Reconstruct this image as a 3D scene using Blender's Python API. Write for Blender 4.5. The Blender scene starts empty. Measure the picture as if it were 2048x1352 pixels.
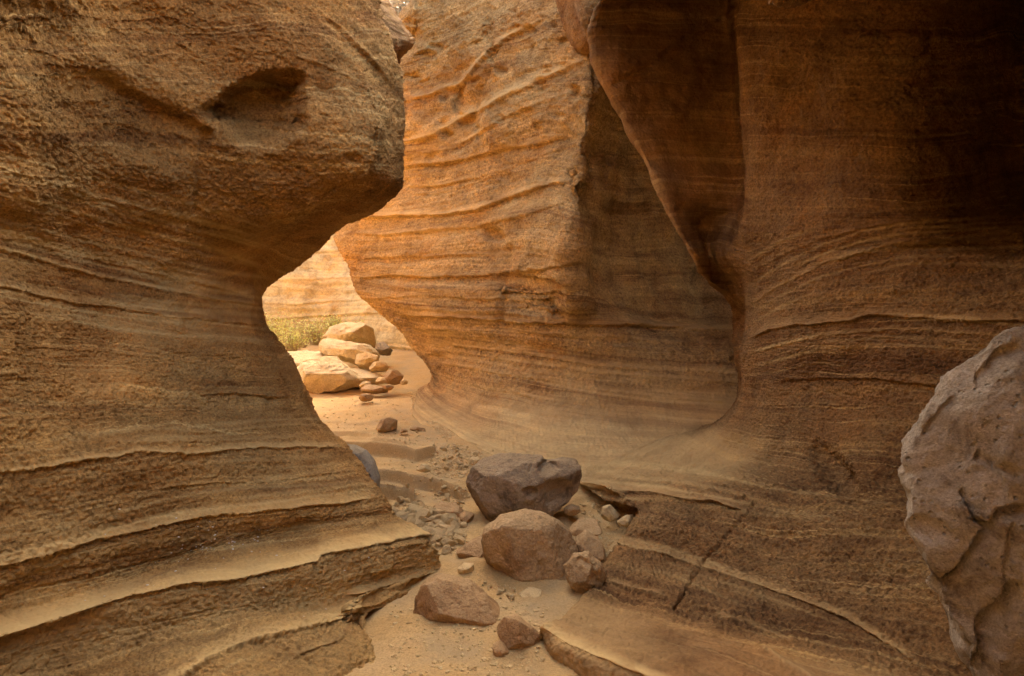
import bpy, math, random
import numpy as np

random.seed(7)
RNG = np.random.default_rng(11)
C = bpy.context.scene
COL = C.collection

# ------------------------------------------------------------------ camera model
F, CX, CY, CZ = 1365.33, 1024.0, 676.0, 1.2      # 24 mm lens on a 2048 px wide picture, eye 1.2 m up
def P(px, py, d):
    return ((px - CX) / F * d, d, CZ - (py - CY) / F * d)
def proj(V):
    y = np.maximum(V[..., 1], 0.25)
    return CX + F * V[..., 0] / y, CY - F * (V[..., 2] - CZ) / y

# ------------------------------------------------------------------ noise
def _hash(ix, iy, iz, seed):
    h = ix * np.uint32(374761393) + iy * np.uint32(668265263) + iz * np.uint32(2147483647) + np.uint32((seed * 1274126177) & 0xffffffff)
    h ^= h >> np.uint32(13); h *= np.uint32(1274126177); h ^= h >> np.uint32(15); h *= np.uint32(2246822519); h ^= h >> np.uint32(16)
    return h.astype(np.float32) * np.float32(1 / 2147483648.0) - np.float32(1)
def vnoise(x, y, z, seed=0):
    x = np.asarray(x, float); y = np.asarray(y, float) + np.zeros_like(x); z = np.asarray(z, float) + np.zeros_like(x)
    fx, fy, fz = np.floor(x), np.floor(y), np.floor(z)
    ix, iy, iz = fx.astype(np.int32).view(np.uint32), fy.astype(np.int32).view(np.uint32), fz.astype(np.int32).view(np.uint32)
    tx, ty, tz = (x - fx).astype(np.float32), (y - fy).astype(np.float32), (z - fz).astype(np.float32)
    tx = tx*tx*tx*(tx*(tx*6-15)+10); ty = ty*ty*ty*(ty*(ty*6-15)+10); tz = tz*tz*tz*(tz*(tz*6-15)+10)
    r = 0
    for dx in (0, 1):
        wx = tx if dx else 1 - tx
        for dy in (0, 1):
            wy = ty if dy else 1 - ty
            for dz in (0, 1):
                wz = tz if dz else 1 - tz
                r = r + wx * wy * wz * _hash(ix + np.uint32(dx), iy + np.uint32(dy), iz + np.uint32(dz), seed)
    return r
def fbm(x, y, z, octv=4, seed=0, gain=0.5):
    a, s, r = 1.0, 1.0, 0
    for o in range(octv):
        r = r + a * vnoise(x * s + 17.3 * o, y * s + 5.1 * o, z * s - 9.7 * o, seed + o)
        a *= gain; s *= 2.03
    return r
_T1 = np.random.default_rng(99).uniform(-1, 1, 4096)
def n1(x, seed=0.0):
    x = np.asarray(x) + 611.7 * (seed + 3.3) ; x = np.mod(x, 4095.0)
    i = x.astype(np.int32); t = x - i; t = t * t * (3 - 2 * t)
    return _T1[i] * (1 - t) + _T1[i + 1] * t
def sstep(a, b, x):
    t = np.clip((x - a) / (b - a), 0, 1)
    return t * t * (3 - 2 * t)

# ------------------------------------------------------------------ meshes
def link_mesh(name, verts, faces, mat, parent=None, attrs=None, smooth=True):
    verts = np.asarray(verts, np.float32); faces = np.asarray(faces, np.int32)
    k = faces.shape[1]
    me = bpy.data.meshes.new(name)
    me.vertices.add(len(verts)); me.vertices.foreach_set('co', verts.ravel())
    me.loops.add(faces.size); me.loops.foreach_set('vertex_index', faces.ravel())
    me.polygons.add(len(faces))
    me.polygons.foreach_set('loop_start', np.arange(0, faces.size, k, dtype=np.int32))
    me.polygons.foreach_set('loop_total', np.full(len(faces), k, np.int32))
    me.update(calc_edges=True)
    me.polygons.foreach_set('use_smooth', np.full(len(faces), smooth, bool))
    for n, a in (attrs or {}).items():
        at = me.attributes.new(n, 'FLOAT', 'POINT'); at.data.foreach_set('value', np.asarray(a, np.float32).ravel())
    me.materials.append(mat)
    pass
    o = bpy.data.objects.new(name, me); COL.objects.link(o)
    if parent: o.parent = parent
    return o
def grid_faces(nv, nu):
    i = np.arange(nv * nu).reshape(nv, nu)
    return np.stack([i[:-1, :-1], i[1:, :-1], i[1:, 1:], i[:-1, 1:]], -1).reshape(-1, 4)
def tag(o, label=None, cat=None, group=None, kind=None):
    for k, v in (('label', label), ('category', cat), ('group', group), ('kind', kind)):
        if v: o[k] = v
    return o

# ------------------------------------------------------------------ smooth surfaces through control points
def hermite(K, t, Q, axis):
    """interpolate control array Q along axis with knots K at parameters t (non-uniform Catmull-Rom, slopes limited)"""
    Q = np.moveaxis(Q, axis, 0)
    h = np.diff(K)[:, None, None]; dl = np.diff(Q, axis=0) / h
    m = np.empty_like(Q); m[0] = dl[0]; m[-1] = dl[-1]
    m[1:-1] = (dl[:-1] * h[1:] + dl[1:] * h[:-1]) / (h[:-1] + h[1:])
    lim = 2.2 * np.minimum(np.abs(dl[:-1]), np.abs(dl[1:])) + 0.35 * np.abs(m[1:-1])
    m[1:-1] = np.clip(m[1:-1], -lim, lim)
    i = np.clip(np.searchsorted(K, t, side='right') - 1, 0, len(K) - 2)
    hh = (K[i + 1] - K[i]); s = ((t - K[i]) / hh)[:, None, None]; hh = hh[:, None, None]
    s2, s3 = s * s, s * s * s
    R = Q[i] * (2*s3 - 3*s2 + 1) + m[i] * hh * (s3 - 2*s2 + s) + Q[i+1] * (-2*s3 + 3*s2) + m[i+1] * hh * (s3 - s2)
    return np.moveaxis(R, 0, axis)
def seg_params(Q, axis, step, far=60):
    """knots from mean 3-D chord and sample counts from the length each stretch has in view"""
    D = np.linalg.norm(np.diff(Q, axis=axis), axis=-1).mean(axis=1 - axis)
    K = np.concatenate([[0], np.cumsum(np.maximum(D, 1e-3))])
    px, py = proj(Q)
    px = np.clip(px, -far, 2048 + far); py = np.clip(py, -far, 1352 + far)
    L = np.hypot(np.diff(px, axis=axis), np.diff(py, axis=axis)).max(axis=1 - axis)
    n = np.maximum(6, np.ceil(L / step)).astype(int)
    t = np.concatenate([np.linspace(K[i], K[i + 1], n[i], endpoint=False) for i in range(len(n))] + [[K[-1]]])
    return K, t
def blur(A, r):
    for ax in (0, 1):
        k = min(r, (A.shape[ax] - 1) // 2)
        if k < 1: continue
        B = np.concatenate([np.repeat(np.take(A, [0], ax), k, ax), A, np.repeat(np.take(A, [-1], ax), k + 1, ax)], ax)
        Cc = np.cumsum(np.concatenate([np.zeros_like(np.take(B, [0], ax)), B], ax), ax)
        n = A.shape[ax]; w = 2 * k + 1
        A = (np.take(Cc, np.arange(w, w + n), ax) - np.take(Cc, np.arange(0, n), ax)) / w
    return A
class Surf:
    def __init__(s, rows, step=2.6):
        Q = np.array(rows, float)                       # rows x cols x 3
        Kv, tv = seg_params(Q, 0, step); Ku, tu = seg_params(Q, 1, step)
        V = hermite(Kv, tv, Q, 0); V = hermite(Ku, tu, V, 1)
        s.row = np.repeat(-tv[:, None], len(tu), 1); s.V = V; s.pale = np.zeros(V.shape[:2]); s.rough = np.ones(V.shape[:2]); s.refresh()
    def refresh(s, keep=True):
        V = s.V
        du = np.gradient(V, axis=1); dv = np.gradient(V, axis=0)
        n = np.cross(du, dv); n /= np.maximum(np.linalg.norm(n, axis=-1, keepdims=True), 1e-9)
        cam = np.array([0, 0, CZ]) - V
        px, py = proj(V); inn = (px > 0) & (px < 2048) & (py > 0) & (py < 1352) & (V[..., 1] > .5)
        dt = (n * cam).sum(-1)[inn] if inn.any() else (n * cam).sum(-1)
        if np.sign(dt).mean() < 0: n = -n
        s.flipinfo = float(np.sign(dt).mean())
        s.N = n; s.px, s.py = proj(V)
        if not keep or not hasattr(s, 'H'): s.horiz()
    def horiz(s):
        h = blur(s.N, 45); h[..., 2] *= 0.12; h /= np.maximum(np.linalg.norm(h, axis=-1, keepdims=True), 1e-9); s.H = h
    def move(s, amount, vec=None):
        s.V = s.V + (s.N if vec is None else vec) * amount[..., None]
    def warp(s, amp, scale, octv=3, seed=1, zs=1.0):
        V = s.V
        s.move(amp * fbm(V[..., 0] * scale, V[..., 1] * scale, V[..., 2] * scale * zs, octv, seed)); s.refresh()
    def strata_coord(s, dip=(0.02, 0.03), wob=0.05, seed=3):
        V = s.V
        return V[..., 2] + dip[0] * V[..., 0] + dip[1] * V[..., 1] + wob * vnoise(V[..., 0] * .7, V[..., 1] * .7, V[..., 2] * .5, seed)
    def row_strata(s, wob=.05, seed=3):
        V = s.V
        return s.row + wob * vnoise(V[..., 0] * .8, V[..., 1] * .8, V[..., 2] * .6, seed) + .3 * wob * vnoise(V[..., 0] * 3, V[..., 1] * 3, V[..., 2] * 2, seed + 1)
    def ledges(s, items, up=False, seed=5):
        out = np.zeros(s.px.shape).ravel(); PX, PY = s.px.ravel(), s.py.ravel()
        s.pale = s.pale.ravel(); s.rough = s.rough.ravel()
        for k, it in enumerate(items):
            pts, A, T, R, U = it[:5]
            pale = it[5] if len(it) > 5 else 0.0
            endw = it[6] if len(it) > 6 else (60, 60)
            x_ = np.array([p[0] for p in pts], float); y_ = np.array([p[1] for p in pts], float)
            w = np.nonzero((PX > x_[0] - 2) & (PX < x_[-1] + 2) & (PY > y_.min() - T - 12) & (PY < y_.max() + R + 12))[0]
            if len(w) == 0: continue
            px, py = PX[w], PY[w]
            jit = 2.4 * n1(px / 60.0, k * 3.7 + seed) + 1.3 * n1(px / 15.0, k * 9.1 + seed)
            jit = jit * min(1.0, T / 18.0 + .25)
            yl = np.interp(px, x_, y_) + jit
            tap = sstep(x_[0] - 2, x_[0] + endw[0], px) * (1 - sstep(x_[-1] - endw[1], x_[-1] + 2, px))
            amp = tap * (0.78 + 0.35 * n1(px / 120.0, k * 5.3 + seed + 2))
            sd = py - yl
            tread = np.where(sd <= 0, np.clip(1 + sd / T, 0, 1) ** 1.6, np.clip(1 - sd / 3.5, 0, 1))
            under = np.where(sd > 0, np.clip(sd / 3.5, 0, 1) * np.clip(1 - sd / R, 0, 1) ** 1.5, 0)
            out[w] += amp * (A * tread - U * under)
            s.pale[w] += pale * tap * np.where(sd <= 0, np.clip(1 + sd / (T * .9), 0, 1) ** 0.8, np.clip(1 - sd / 3, 0, 1))
            s.rough[w] -= 0.75 * min(1, A / .03) * tap * np.where(sd <= 0, np.clip(1 + sd / T, 0, 1), 0)
        out = out.reshape(s.px.shape); s.pale = s.pale.reshape(s.px.shape); s.rough = s.rough.reshape(s.px.shape)
        vec = np.zeros_like(s.V); vec[..., 2] = 1
        s.move(out, vec if up else s.H); s.refresh()
    def veins(s, lines, offs, strength=.8, width=5.0, seed=2):
        PX, PY = s.px.ravel(), s.py.ravel(); P_ = s.pale.ravel().copy()
        for k, pts in enumerate(lines):
            x_ = np.array([p[0] for p in pts], float); y_ = np.array([p[1] for p in pts], float)
            w = np.nonzero((PX > x_[0]) & (PX < x_[-1]) & (PY > y_.min() - 90) & (PY < y_.max() + 90))[0]
            px, py = PX[w], PY[w]; yl = np.interp(px, x_, y_)
            for q, o in enumerate(offs):
                c = yl + o * (1 + .25 * n1(px / 260., k * 3.1 + q + seed)) + 1.6 * n1(px / 70., k * 7.7 + q * 2.3 + seed)
                on = sstep(-.35, .35, n1(px / 190., k * 5.9 + q * 4.1 + seed)) * sstep(x_[0], x_[0] + 50, px) * (1 - sstep(x_[-1] - 50, x_[-1], px))
                wd = width * (1 + .5 * n1(px / 90., k + q * 1.7))
                P_[w] += strength * on * np.exp(-((py - c) / wd) ** 2)
        s.pale = P_.reshape(s.px.shape)
    def dents(s, items):
        out = np.zeros(s.px.shape)
        for cx, cy, rx, ry, ang, dep in items:
            a = math.radians(ang); dx, dy = s.px - cx, s.py - cy
            u = (dx * math.cos(a) + dy * math.sin(a)) / rx; v = (-dx * math.sin(a) + dy * math.cos(a)) / ry
            q = u * u + v * v
            out -= dep * np.exp(-np.minimum(q * q, 60) * .7)
        s.move(out); s.refresh()
    def scoops(s, items):
        out = np.zeros(s.px.shape)
        for cx, cy, rx, ry, ang, dep, soft in items:
            a = math.radians(ang); dx, dy = s.px - cx, s.py - cy
            u = (dx * math.cos(a) + dy * math.sin(a)) / rx; v = (-dx * math.sin(a) + dy * math.cos(a)) / ry
            v = np.where(v > 0, v / soft, v) ; u = u + .10 * n1(s.py / 30., 3) ; v = v + .10 * n1(s.px / 34., 4) + .35 * u * u * (u < 0)
            q = np.sqrt(u * u + v * v); w = np.where(v > 0, .75, .45)
            out -= dep * sstep(1, 1 - w, q)
        vd = s.V - np.array([0, 0, CZ]); vd /= np.linalg.norm(vd, axis=-1, keepdims=True)
        s.move(-out, vd * .8 - s.N * .2); s.refresh()
    def cracks(s, items):
        out = np.zeros(s.px.shape)
        for pts, w, dep in items:
            best = np.full(s.px.shape, 1e9)
            jx = 3 * vnoise(s.px / 20, s.py / 20, .5, 41)
            for (x0, y0), (x1, y1) in zip(pts[:-1], pts[1:]):
                L2 = (x1 - x0) ** 2 + (y1 - y0) ** 2
                t = np.clip(((s.px + jx - x0) * (x1 - x0) + (s.py - y0) * (y1 - y0)) / L2, 0, 1)
                best = np.minimum(best, np.hypot(s.px + jx - x0 - t * (x1 - x0), s.py - y0 - t * (y1 - y0)))
            out -= dep * np.clip(1 - best / w, 0, 1) ** 1.3
        s.move(out); s.refresh()
    def bedding(s, amp, st, seed=9, freq=9.0):
        V = s.V
        lat = [V[..., 0] * .25, V[..., 1] * .25]
        b = vnoise(lat[0], lat[1], st * freq, seed) * .6 + vnoise(lat[0] * 2, lat[1] * 2, st * freq * 2.7, seed + 1) * .3 \
            + vnoise(lat[0] * 3, lat[1] * 3, st * freq * 7, seed + 2) * .16
        s.move(amp * b, s.H); s.refresh(); s.band = b
    def grain(s, amp, scale, seed=21, amp2=None):
        V = s.V
        r = np.clip(s.rough, 0.12, 1.3)
        g = 2.2 * np.abs(vnoise(V[..., 0] * scale, V[..., 1] * scale, V[..., 2] * scale, seed)) - .8 + .8 * vnoise(V[..., 0] * scale * 2.3, V[..., 1] * scale * 2.3, V[..., 2] * scale * 2.3, seed + 1)
        s.move(amp * r * g); s.refresh()
    def build(s, name, mat, st, parent=None):
        nv, nu = s.V.shape[:2]
        return link_mesh(name, s.V.reshape(-1, 3), grid_faces(nv, nu), mat, parent,
                         {'strat': st, 'pale': np.clip(s.pale, 0, 1), 'rough': np.clip(s.rough, 0.1, 1.2)})

# ------------------------------------------------------------------ materials
class NT:
    def __init__(s, name):
        s.m = bpy.data.materials.new(name); s.m.use_nodes = True; s.t = s.m.node_tree
        s.t.nodes.clear()
    def n(s, typ, **kw):
        nd = s.t.nodes.new(typ)
        for k, v in kw.items():
            if k.startswith('i_'):
                key = k[2:]; key = int(key) if key.isdigit() else key.replace('_', ' ')
                sock = nd.inputs[key]
                if hasattr(v, 'is_output') or isinstance(v, bpy.types.NodeSocket): s.t.links.new(v, sock)
                else: sock.default_value = v
            else: setattr(nd, k, v)
        return nd
    def noise(s, vec, scale, detail=4, rough=.55, dist=0.0):
        return s.n('ShaderNodeTexNoise', i_Vector=vec, i_Scale=scale, i_Detail=detail, i_Roughness=rough, i_Distortion=dist).outputs['Fac']
    def ramp(s, fac, stops):
        r = s.n('ShaderNodeValToRGB', i_Fac=fac)
        e = r.color_ramp.elements
        while len(e) < len(stops): e.new(0.5)
        for el, (p, c) in zip(e, stops):
            el.position = p; el.color = c if len(c) == 4 else (*c, 1)
        return r.outputs['Color']
    def mix(s, fac, a, b, mode='MIX'):
        m = s.n('ShaderNodeMix', data_type='RGBA', blend_type=mode)
        for idx, v in ((0, fac), (6, a), (7, b)):
            if isinstance(v, bpy.types.NodeSocket): s.t.links.new(v, m.inputs[idx])
            else: m.inputs[idx].default_value = v if idx == 0 else (*v, 1)
        return m.outputs[2]
    def math(s, op, a, b=0.0, clamp=False):
        m = s.n('ShaderNodeMath', operation=op, use_clamp=clamp)
        for i, v in ((0, a), (1, b)):
            if isinstance(v, bpy.types.NodeSocket): s.t.links.new(v, m.inputs[i])
            else: m.inputs[i].default_value = v
        return m.outputs[0]
    def attr(s, name): return s.n('ShaderNodeAttribute', attribute_name=name).outputs['Fac']
    def finish(s, color, rough, normal=None, spec=.25, **kw):
        b = s.n('ShaderNodeBsdfPrincipled')
        def put(k, v):
            if isinstance(v, bpy.types.NodeSocket): s.t.links.new(v, b.inputs[k])
            else: b.inputs[k].default_value = v
        put('Base Color', color if isinstance(color, bpy.types.NodeSocket) else (*color, 1)); put('Roughness', rough); put('Specular IOR Level', spec)
        if normal: put('Normal', normal)
        for k, v in kw.items(): put(k, v)
        o = s.n('ShaderNodeOutputMaterial', i_Surface=b.outputs[0]); return s.m

def sandstone(name, dark, mid, light, pale, bumpk=1.0, freq=11.0, lamk=1.0, ts=1.0, lines=1.0):
    n = NT(name)
    pos = n.n('ShaderNodeTexCoord').outputs['Object']
    st, pl, rg = n.attr('strat'), n.attr('pale'), n.attr('rough')
    sx = n.n('ShaderNodeSeparateXYZ', i_0=pos)
    vec = n.n('ShaderNodeCombineXYZ', i_0=n.math('MULTIPLY', sx.outputs[0], .35), i_1=n.math('MULTIPLY', sx.outputs[1], .35), i_2=n.math('MULTIPLY', st, freq)).outputs[0]
    b1 = n.noise(vec, 1.0, 5, .62)
    col = n.ramp(b1, [(.36, dark), (.46, mid), (.54, mid), (.64, light)])
    vec2 = n.n('ShaderNodeCombineXYZ', i_0=n.math('MULTIPLY', sx.outputs[0], .4), i_1=n.math('MULTIPLY', sx.outputs[1], .4), i_2=n.math('MULTIPLY', st, freq * 6)).outputs[0]
    b2 = n.noise(vec2, 1.0, 3, .6)
    come = n.math('MULTIPLY', n.math('SUBTRACT', n.noise(pos, .9, 3), .36, True), 4.0, True)
    ln = n.math('MULTIPLY', n.math('MULTIPLY', n.math('SUBTRACT', b2, .55, True), 7.0, True), n.math('MULTIPLY', come, n.math('ADD', n.math('MULTIPLY', rg, .5), .25, True)))
    col = n.mix(n.math('MULTIPLY', ln, lines, True), col, pale)
    vec3 = n.n('ShaderNodeCombineXYZ', i_0=n.math('MULTIPLY', sx.outputs[0], .5), i_1=n.math('MULTIPLY', sx.outputs[1], .5), i_2=n.math('MULTIPLY', st, freq * 3.1)).outputs[0]
    b3 = n.noise(vec3, 1.0, 4, .65)
    col = n.mix(n.math('MULTIPLY', n.math('MULTIPLY', n.math('SUBTRACT', b3, .54, True), 6.0, True), .28), col, dark)
    mott = n.noise(pos, 3.2, 5, .65, .4)
    col = n.mix(1.0, col, n.ramp(mott, [(.30, (.66, .60, .56)), (.52, (1, 1, 1)), (.72, (1.22, 1.18, 1.08))]), 'MULTIPLY')
    col = n.mix(1.0, col, n.ramp(n.noise(pos, 1.1, 5, .6, .5), [(.34, (1.05, .95, .87)), (.5, (1, 1, 1)), (.66, (.94, .97, 1.01))]), 'MULTIPLY')
    gr = n.noise(pos, 75 * ts, 5, .75)
    col = n.mix(n.math('MULTIPLY', rg, .95, True), col, n.mix(1.0, col, n.ramp(gr, [(.36, (.58, .53, .50)), (.48, (.95, .93, .90)), (.60, (1.28, 1.24, 1.15))]), 'MULTIPLY'))
    dust = n.math('MULTIPLY', pl, n.math('ADD', n.noise(pos, 14, 6, .75), .40), True)
    col = n.mix(n.math('MULTIPLY', dust, .85), col, pale)
    g1 = n.noise(pos, 60 * ts, 6, .72); g2 = n.noise(pos, 17 * ts, 4, .6)
    lam = n.noise(vec2, 2.0, 3, .6)
    h = n.math('ADD', n.math('MULTIPLY', g1, 1.0), n.math('ADD', n.math('MULTIPLY', g2, .8), n.math('MULTIPLY', lam, lamk)))
    bp = n.n('ShaderNodeBump', i_Height=h, i_Distance=.019 * bumpk / ts ** .7, i_Strength=n.math('ADD', n.math('MULTIPLY', rg, .75), .12, True))
    return n.finish(col, .93, bp.outputs[0], .12)

def rockmat(name, base, alt, dark, scale=6, bump=.012, pits=0.5, dust=.55):
    n = NT(name)
    pos = n.n('ShaderNodeTexCoord').outputs['Object']
    a = n.noise(pos, scale, 6, .65, .5)
    col = n.ramp(a, [(.37, dark), (.47, base), (.55, base), (.65, alt)])
    nz = n.n('ShaderNodeSeparateXYZ', i_0=n.n('ShaderNodeNewGeometry').outputs['Normal']).outputs[2]
    dst = n.math('MULTIPLY', n.math('SUBTRACT', n.math('ADD', nz, n.math('MULTIPLY', n.noise(pos, scale * 2.5, 5, .7), .8)), 1.02, True), 1.6, True)
    col = n.mix(n.math('MULTIPLY', dst, dust), col, (.50, .35, .18))
    fine = n.noise(pos, scale * 22, 4, .7)
    col = n.mix(.85, col, n.ramp(fine, [(.3, (.62, .58, .55)), (.5, (1, 1, 1)), (.68, (1.25, 1.22, 1.18))]), 'MULTIPLY')
    vor = n.n('ShaderNodeTexVoronoi', i_Vector=pos, i_Scale=scale * 5.5, i_Randomness=1.0).outputs['Distance']
    pm = n.math('MULTIPLY', n.math('SUBTRACT', .22, vor, True), 4.5, True)
    pm = n.math('MULTIPLY', pm, n.math('MULTIPLY', n.math('SUBTRACT', n.noise(pos, scale * .9, 2), .44, True), 8.0, True))
    h = n.math('ADD', n.math('MULTIPLY', n.noise(pos, scale * 7, 8, .68), 1.2), n.math('MULTIPLY', pm, -pits))
    bp = n.n('ShaderNodeBump', i_Height=h, i_Distance=bump, i_Strength=.8)
    return n.finish(col, .9, bp.outputs[0], .2)

M = {}
M['left'] = sandstone('rough_brown_sandstone', (.285, .150, .058), (.42, .243, .092), (.52, .325, .132), (.67, .475, .215), 1.35, 9.0, .3, 1.0, 1.3)
M['centre'] = sandstone('ochre_sandstone', (.32, .188, .084), (.47, .31, .142), (.57, .395, .19), (.66, .46, .215), 1.1, 8.0, .6, .5, 1.2)
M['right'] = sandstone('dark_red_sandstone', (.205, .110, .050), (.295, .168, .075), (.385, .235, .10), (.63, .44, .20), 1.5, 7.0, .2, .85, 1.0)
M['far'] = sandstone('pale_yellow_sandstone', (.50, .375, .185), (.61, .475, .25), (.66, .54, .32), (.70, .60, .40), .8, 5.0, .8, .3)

def sandmat():
    n = NT('trodden_sand')
    pos = n.n('ShaderNodeTexCoord').outputs['Object']
    pl, rg = n.attr('pale'), n.attr('rough')
    a = n.noise(pos, 1.6, 6, .62, .6)
    col = n.ramp(a, [(.33, (.42, .262, .112)), (.5, (.50, .325, .145)), (.68, (.48, .33, .17))])
    g = n.noise(pos, 110, 4, .75)
    col = n.mix(.9, col, n.ramp(g, [(.3, (.62, .58, .55)), (.5, (1, 1, 1)), (.66, (1.22, 1.2, 1.16))]), 'MULTIPLY')
    grey = n.math('MULTIPLY', n.math('SUBTRACT', n.noise(pos, 2.6, 4, .6), .50, True), 5.0, True)
    col = n.mix(n.math('MULTIPLY', grey, .7), col, (.36, .27, .155))
    col = n.mix(n.math('MULTIPLY', pl, .6), col, (.58, .42, .23))
    h = n.math('ADD', n.noise(pos, 130, 4, .7), n.math('MULTIPLY', n.noise(pos, 14, 5, .65), 2.0))
    bp = n.n('ShaderNodeBump', i_Height=h, i_Distance=.009, i_Strength=.6)
    return n.finish(col, .95, bp.outputs[0], .1)
M['sand'] = sandmat()
M['dark_rock'] = rockmat('dark_basalt', (.285, .20, .122), (.39, .29, .185), (.13, .088, .052), 5, .014, .7)
M['brown_rock'] = rockmat('brown_boulder', (.40, .255, .125), (.48, .325, .175), (.27, .16, .078), 5, .012, .5)
M['orange_rock'] = rockmat('orange_sandstone_block', (.40, .235, .11), (.49, .31, .16), (.27, .15, .07), 6, .012, .3)
M['pink_rock'] = rockmat('pinkish_grey_boulder', (.43, .365, .28), (.52, .45, .36), (.22, .17, .12), 6, .035, 2.0, .06)
M['grey_rock'] = rockmat('smooth_grey_rock', (.28, .24, .185), (.34, .295, .23), (.19, .16, .12), 4, .006, .3)
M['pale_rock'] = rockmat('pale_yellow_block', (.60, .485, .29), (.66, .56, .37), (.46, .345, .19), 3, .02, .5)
M['stone'] = rockmat('pale_tan_stone', (.62, .45, .23), (.68, .53, .30), (.46, .31, .15), 14, .006, .3)
M['stone_grey'] = rockmat('grey_tan_stone', (.55, .40, .21), (.62, .48, .27), (.42, .28, .14), 14, .006, .3)

def leafmat(name, c1, c2):
    n = NT(name)
    pos = n.n('ShaderNodeTexCoord').outputs['Object']
    col = n.ramp(n.noise(pos, 9, 3), [(.35, c1), (.65, c2)])
    return n.finish(col, .6, None, .3)
M['leaf'] = leafmat('yellow_green_leaf', (.48, .54, .17), (.72, .75, .36))
M['twig'] = leafmat('dry_tan_twig', (.34, .25, .13), (.50, .40, .24))
M['straw'] = leafmat('bleached_straw', (.50, .42, .28), (.66, .58, .42))
M['chip'] = leafmat('white_grit', (.62, .55, .44), (.75, .70, .60))

# ------------------------------------------------------------------ left wall: terraces, waist and overhanging bulge
def add(p, dx=0, dy=0, dz=0): return (p[0] + dx, p[1] + dy, p[2] + dz)
LW = [
 [(-350,-700,2.4),(0,-700,2.8),(170,-620,3.2),(330,-500,3.6),(450,-430,4.0),(560,-330,4.4),(640,-280,5.0)],
 [(-130,-350,2.0),(180,-300,2.42),(330,-230,2.85),(520,-190,3.25),(660,-170,3.65),(737,-160,4.05),(748,-150,4.65)],  # unseen overhang row above the frame, added to shade the upper left wall
 [(-350,0,1.75),(0,0,2.3),(200,0,2.75),(400,0,3.15),(560,0,3.5),(680,0,3.95),(742,0,4.6)],
 [(-350,60,1.7),(0,110,2.3),(200,120,2.75),(400,105,3.15),(570,100,3.45),(720,130,3.8),(783,140,4.5)],
 [(-350,130,1.7),(0,190,2.3),(200,200,2.8),(400,195,3.2),(570,190,3.5),(745,205,3.75),(800,225,4.4)],
 [(-350,200,1.7),(0,270,2.32),(200,275,2.85),(400,270,3.25),(570,275,3.5),(748,295,3.7),(806,300,4.3)],
 [(-350,260,1.72),(0,330,2.36),(200,345,2.9),(400,360,3.35),(560,365,3.6),(735,350,3.72),(804,360,4.25)],
 [(-350,290,1.74),(0,358,2.38),(200,380,2.95),(390,400,3.42),(530,408,3.68),(660,398,3.8),(785,392,4.4)],
 [(-350,320,1.76),(0,385,2.4),(200,412,3.0),(380,440,3.5),(500,448,3.78),(600,436,3.9),(738,430,4.6)],
 [(-350,350,1.8),(0,420,2.45),(200,455,3.1),(370,480,3.6),(465,484,3.95),(540,472,4.05),(668,466,5.0)],
 [(-350,390,1.8),(0,450,2.5),(200,490,3.15),(350,515,3.6),(445,528,4.0),(518,495,4.2),(592,536,5.1)],
 [(-350,430,1.82),(0,490,2.52),(200,530,3.2),(350,560,3.65),(450,574,4.05),(512,560,4.35),(526,586,4.85)],
 [(-350,500,1.85),(0,560,2.5),(200,600,3.2),(350,628,3.65),(440,640,4.0),(505,645,4.3),(533,650,4.75)],
 [(-350,620,1.85),(0,650,2.45),(200,675,3.1),(350,690,3.55),(450,700,3.95),(530,705,4.3),(560,710,4.75)],
 [(-350,740,1.82),(0,750,2.4),(200,765,2.95),(350,775,3.4),(470,780,3.85),(560,785,4.2),(597,790,4.65)],
 [(-350,850,1.78),(0,845,2.36),(200,845,2.85),(350,845,3.25),(480,845,3.65),(585,845,4.05),(634,850,4.5)],
 [(-350,980,1.75),(0,945,2.3),(200,915,2.65),(350,905,3.0),(480,897,3.4),(600,891,3.75),(684,893,4.15)],
 [(-350,1090,1.72),(0,1040,2.28),(200,1000,2.62),(380,975,3.0),(520,960,3.35),(640,948,3.65),(724,942,4.0)],
 [(-350,1200,1.68),(0,1130,2.22),(210,1078,2.58),(400,1036,2.95),(540,1019,3.2),(670,1006,3.5),(762,990,3.8)],
 [(-350,1300,1.66),(0,1222,2.24),(220,1165,2.57),(400,1112,2.92),(550,1075,3.2),(700,1050,3.45),(800,1035,3.75)],
 [(-350,1370,1.6),(0,1270,2.14),(220,1198,2.43),(400,1163,2.66),(560,1140,2.85),(720,1092,3.15),(872,1076,3.5)],
 [(-350,1450,1.6),(0,1345,2.14),(220,1290,2.4),(420,1245,2.6),(560,1215,2.78),(690,1190,3.0),(882,1138,3.5)],
 [(-350,1620,1.4),(0,1480,1.9),(220,1400,2.1),(390,1345,2.19),(520,1283,2.4),(650,1243,2.62),(715,1216,2.85)],
 [(-350,1800,1.3),(0,1640,1.7),(300,1560,1.85),(560,1460,2.05),(720,1400,2.28),(757,1320,2.54),(735,1225,2.93)],
]
rows = []
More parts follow.
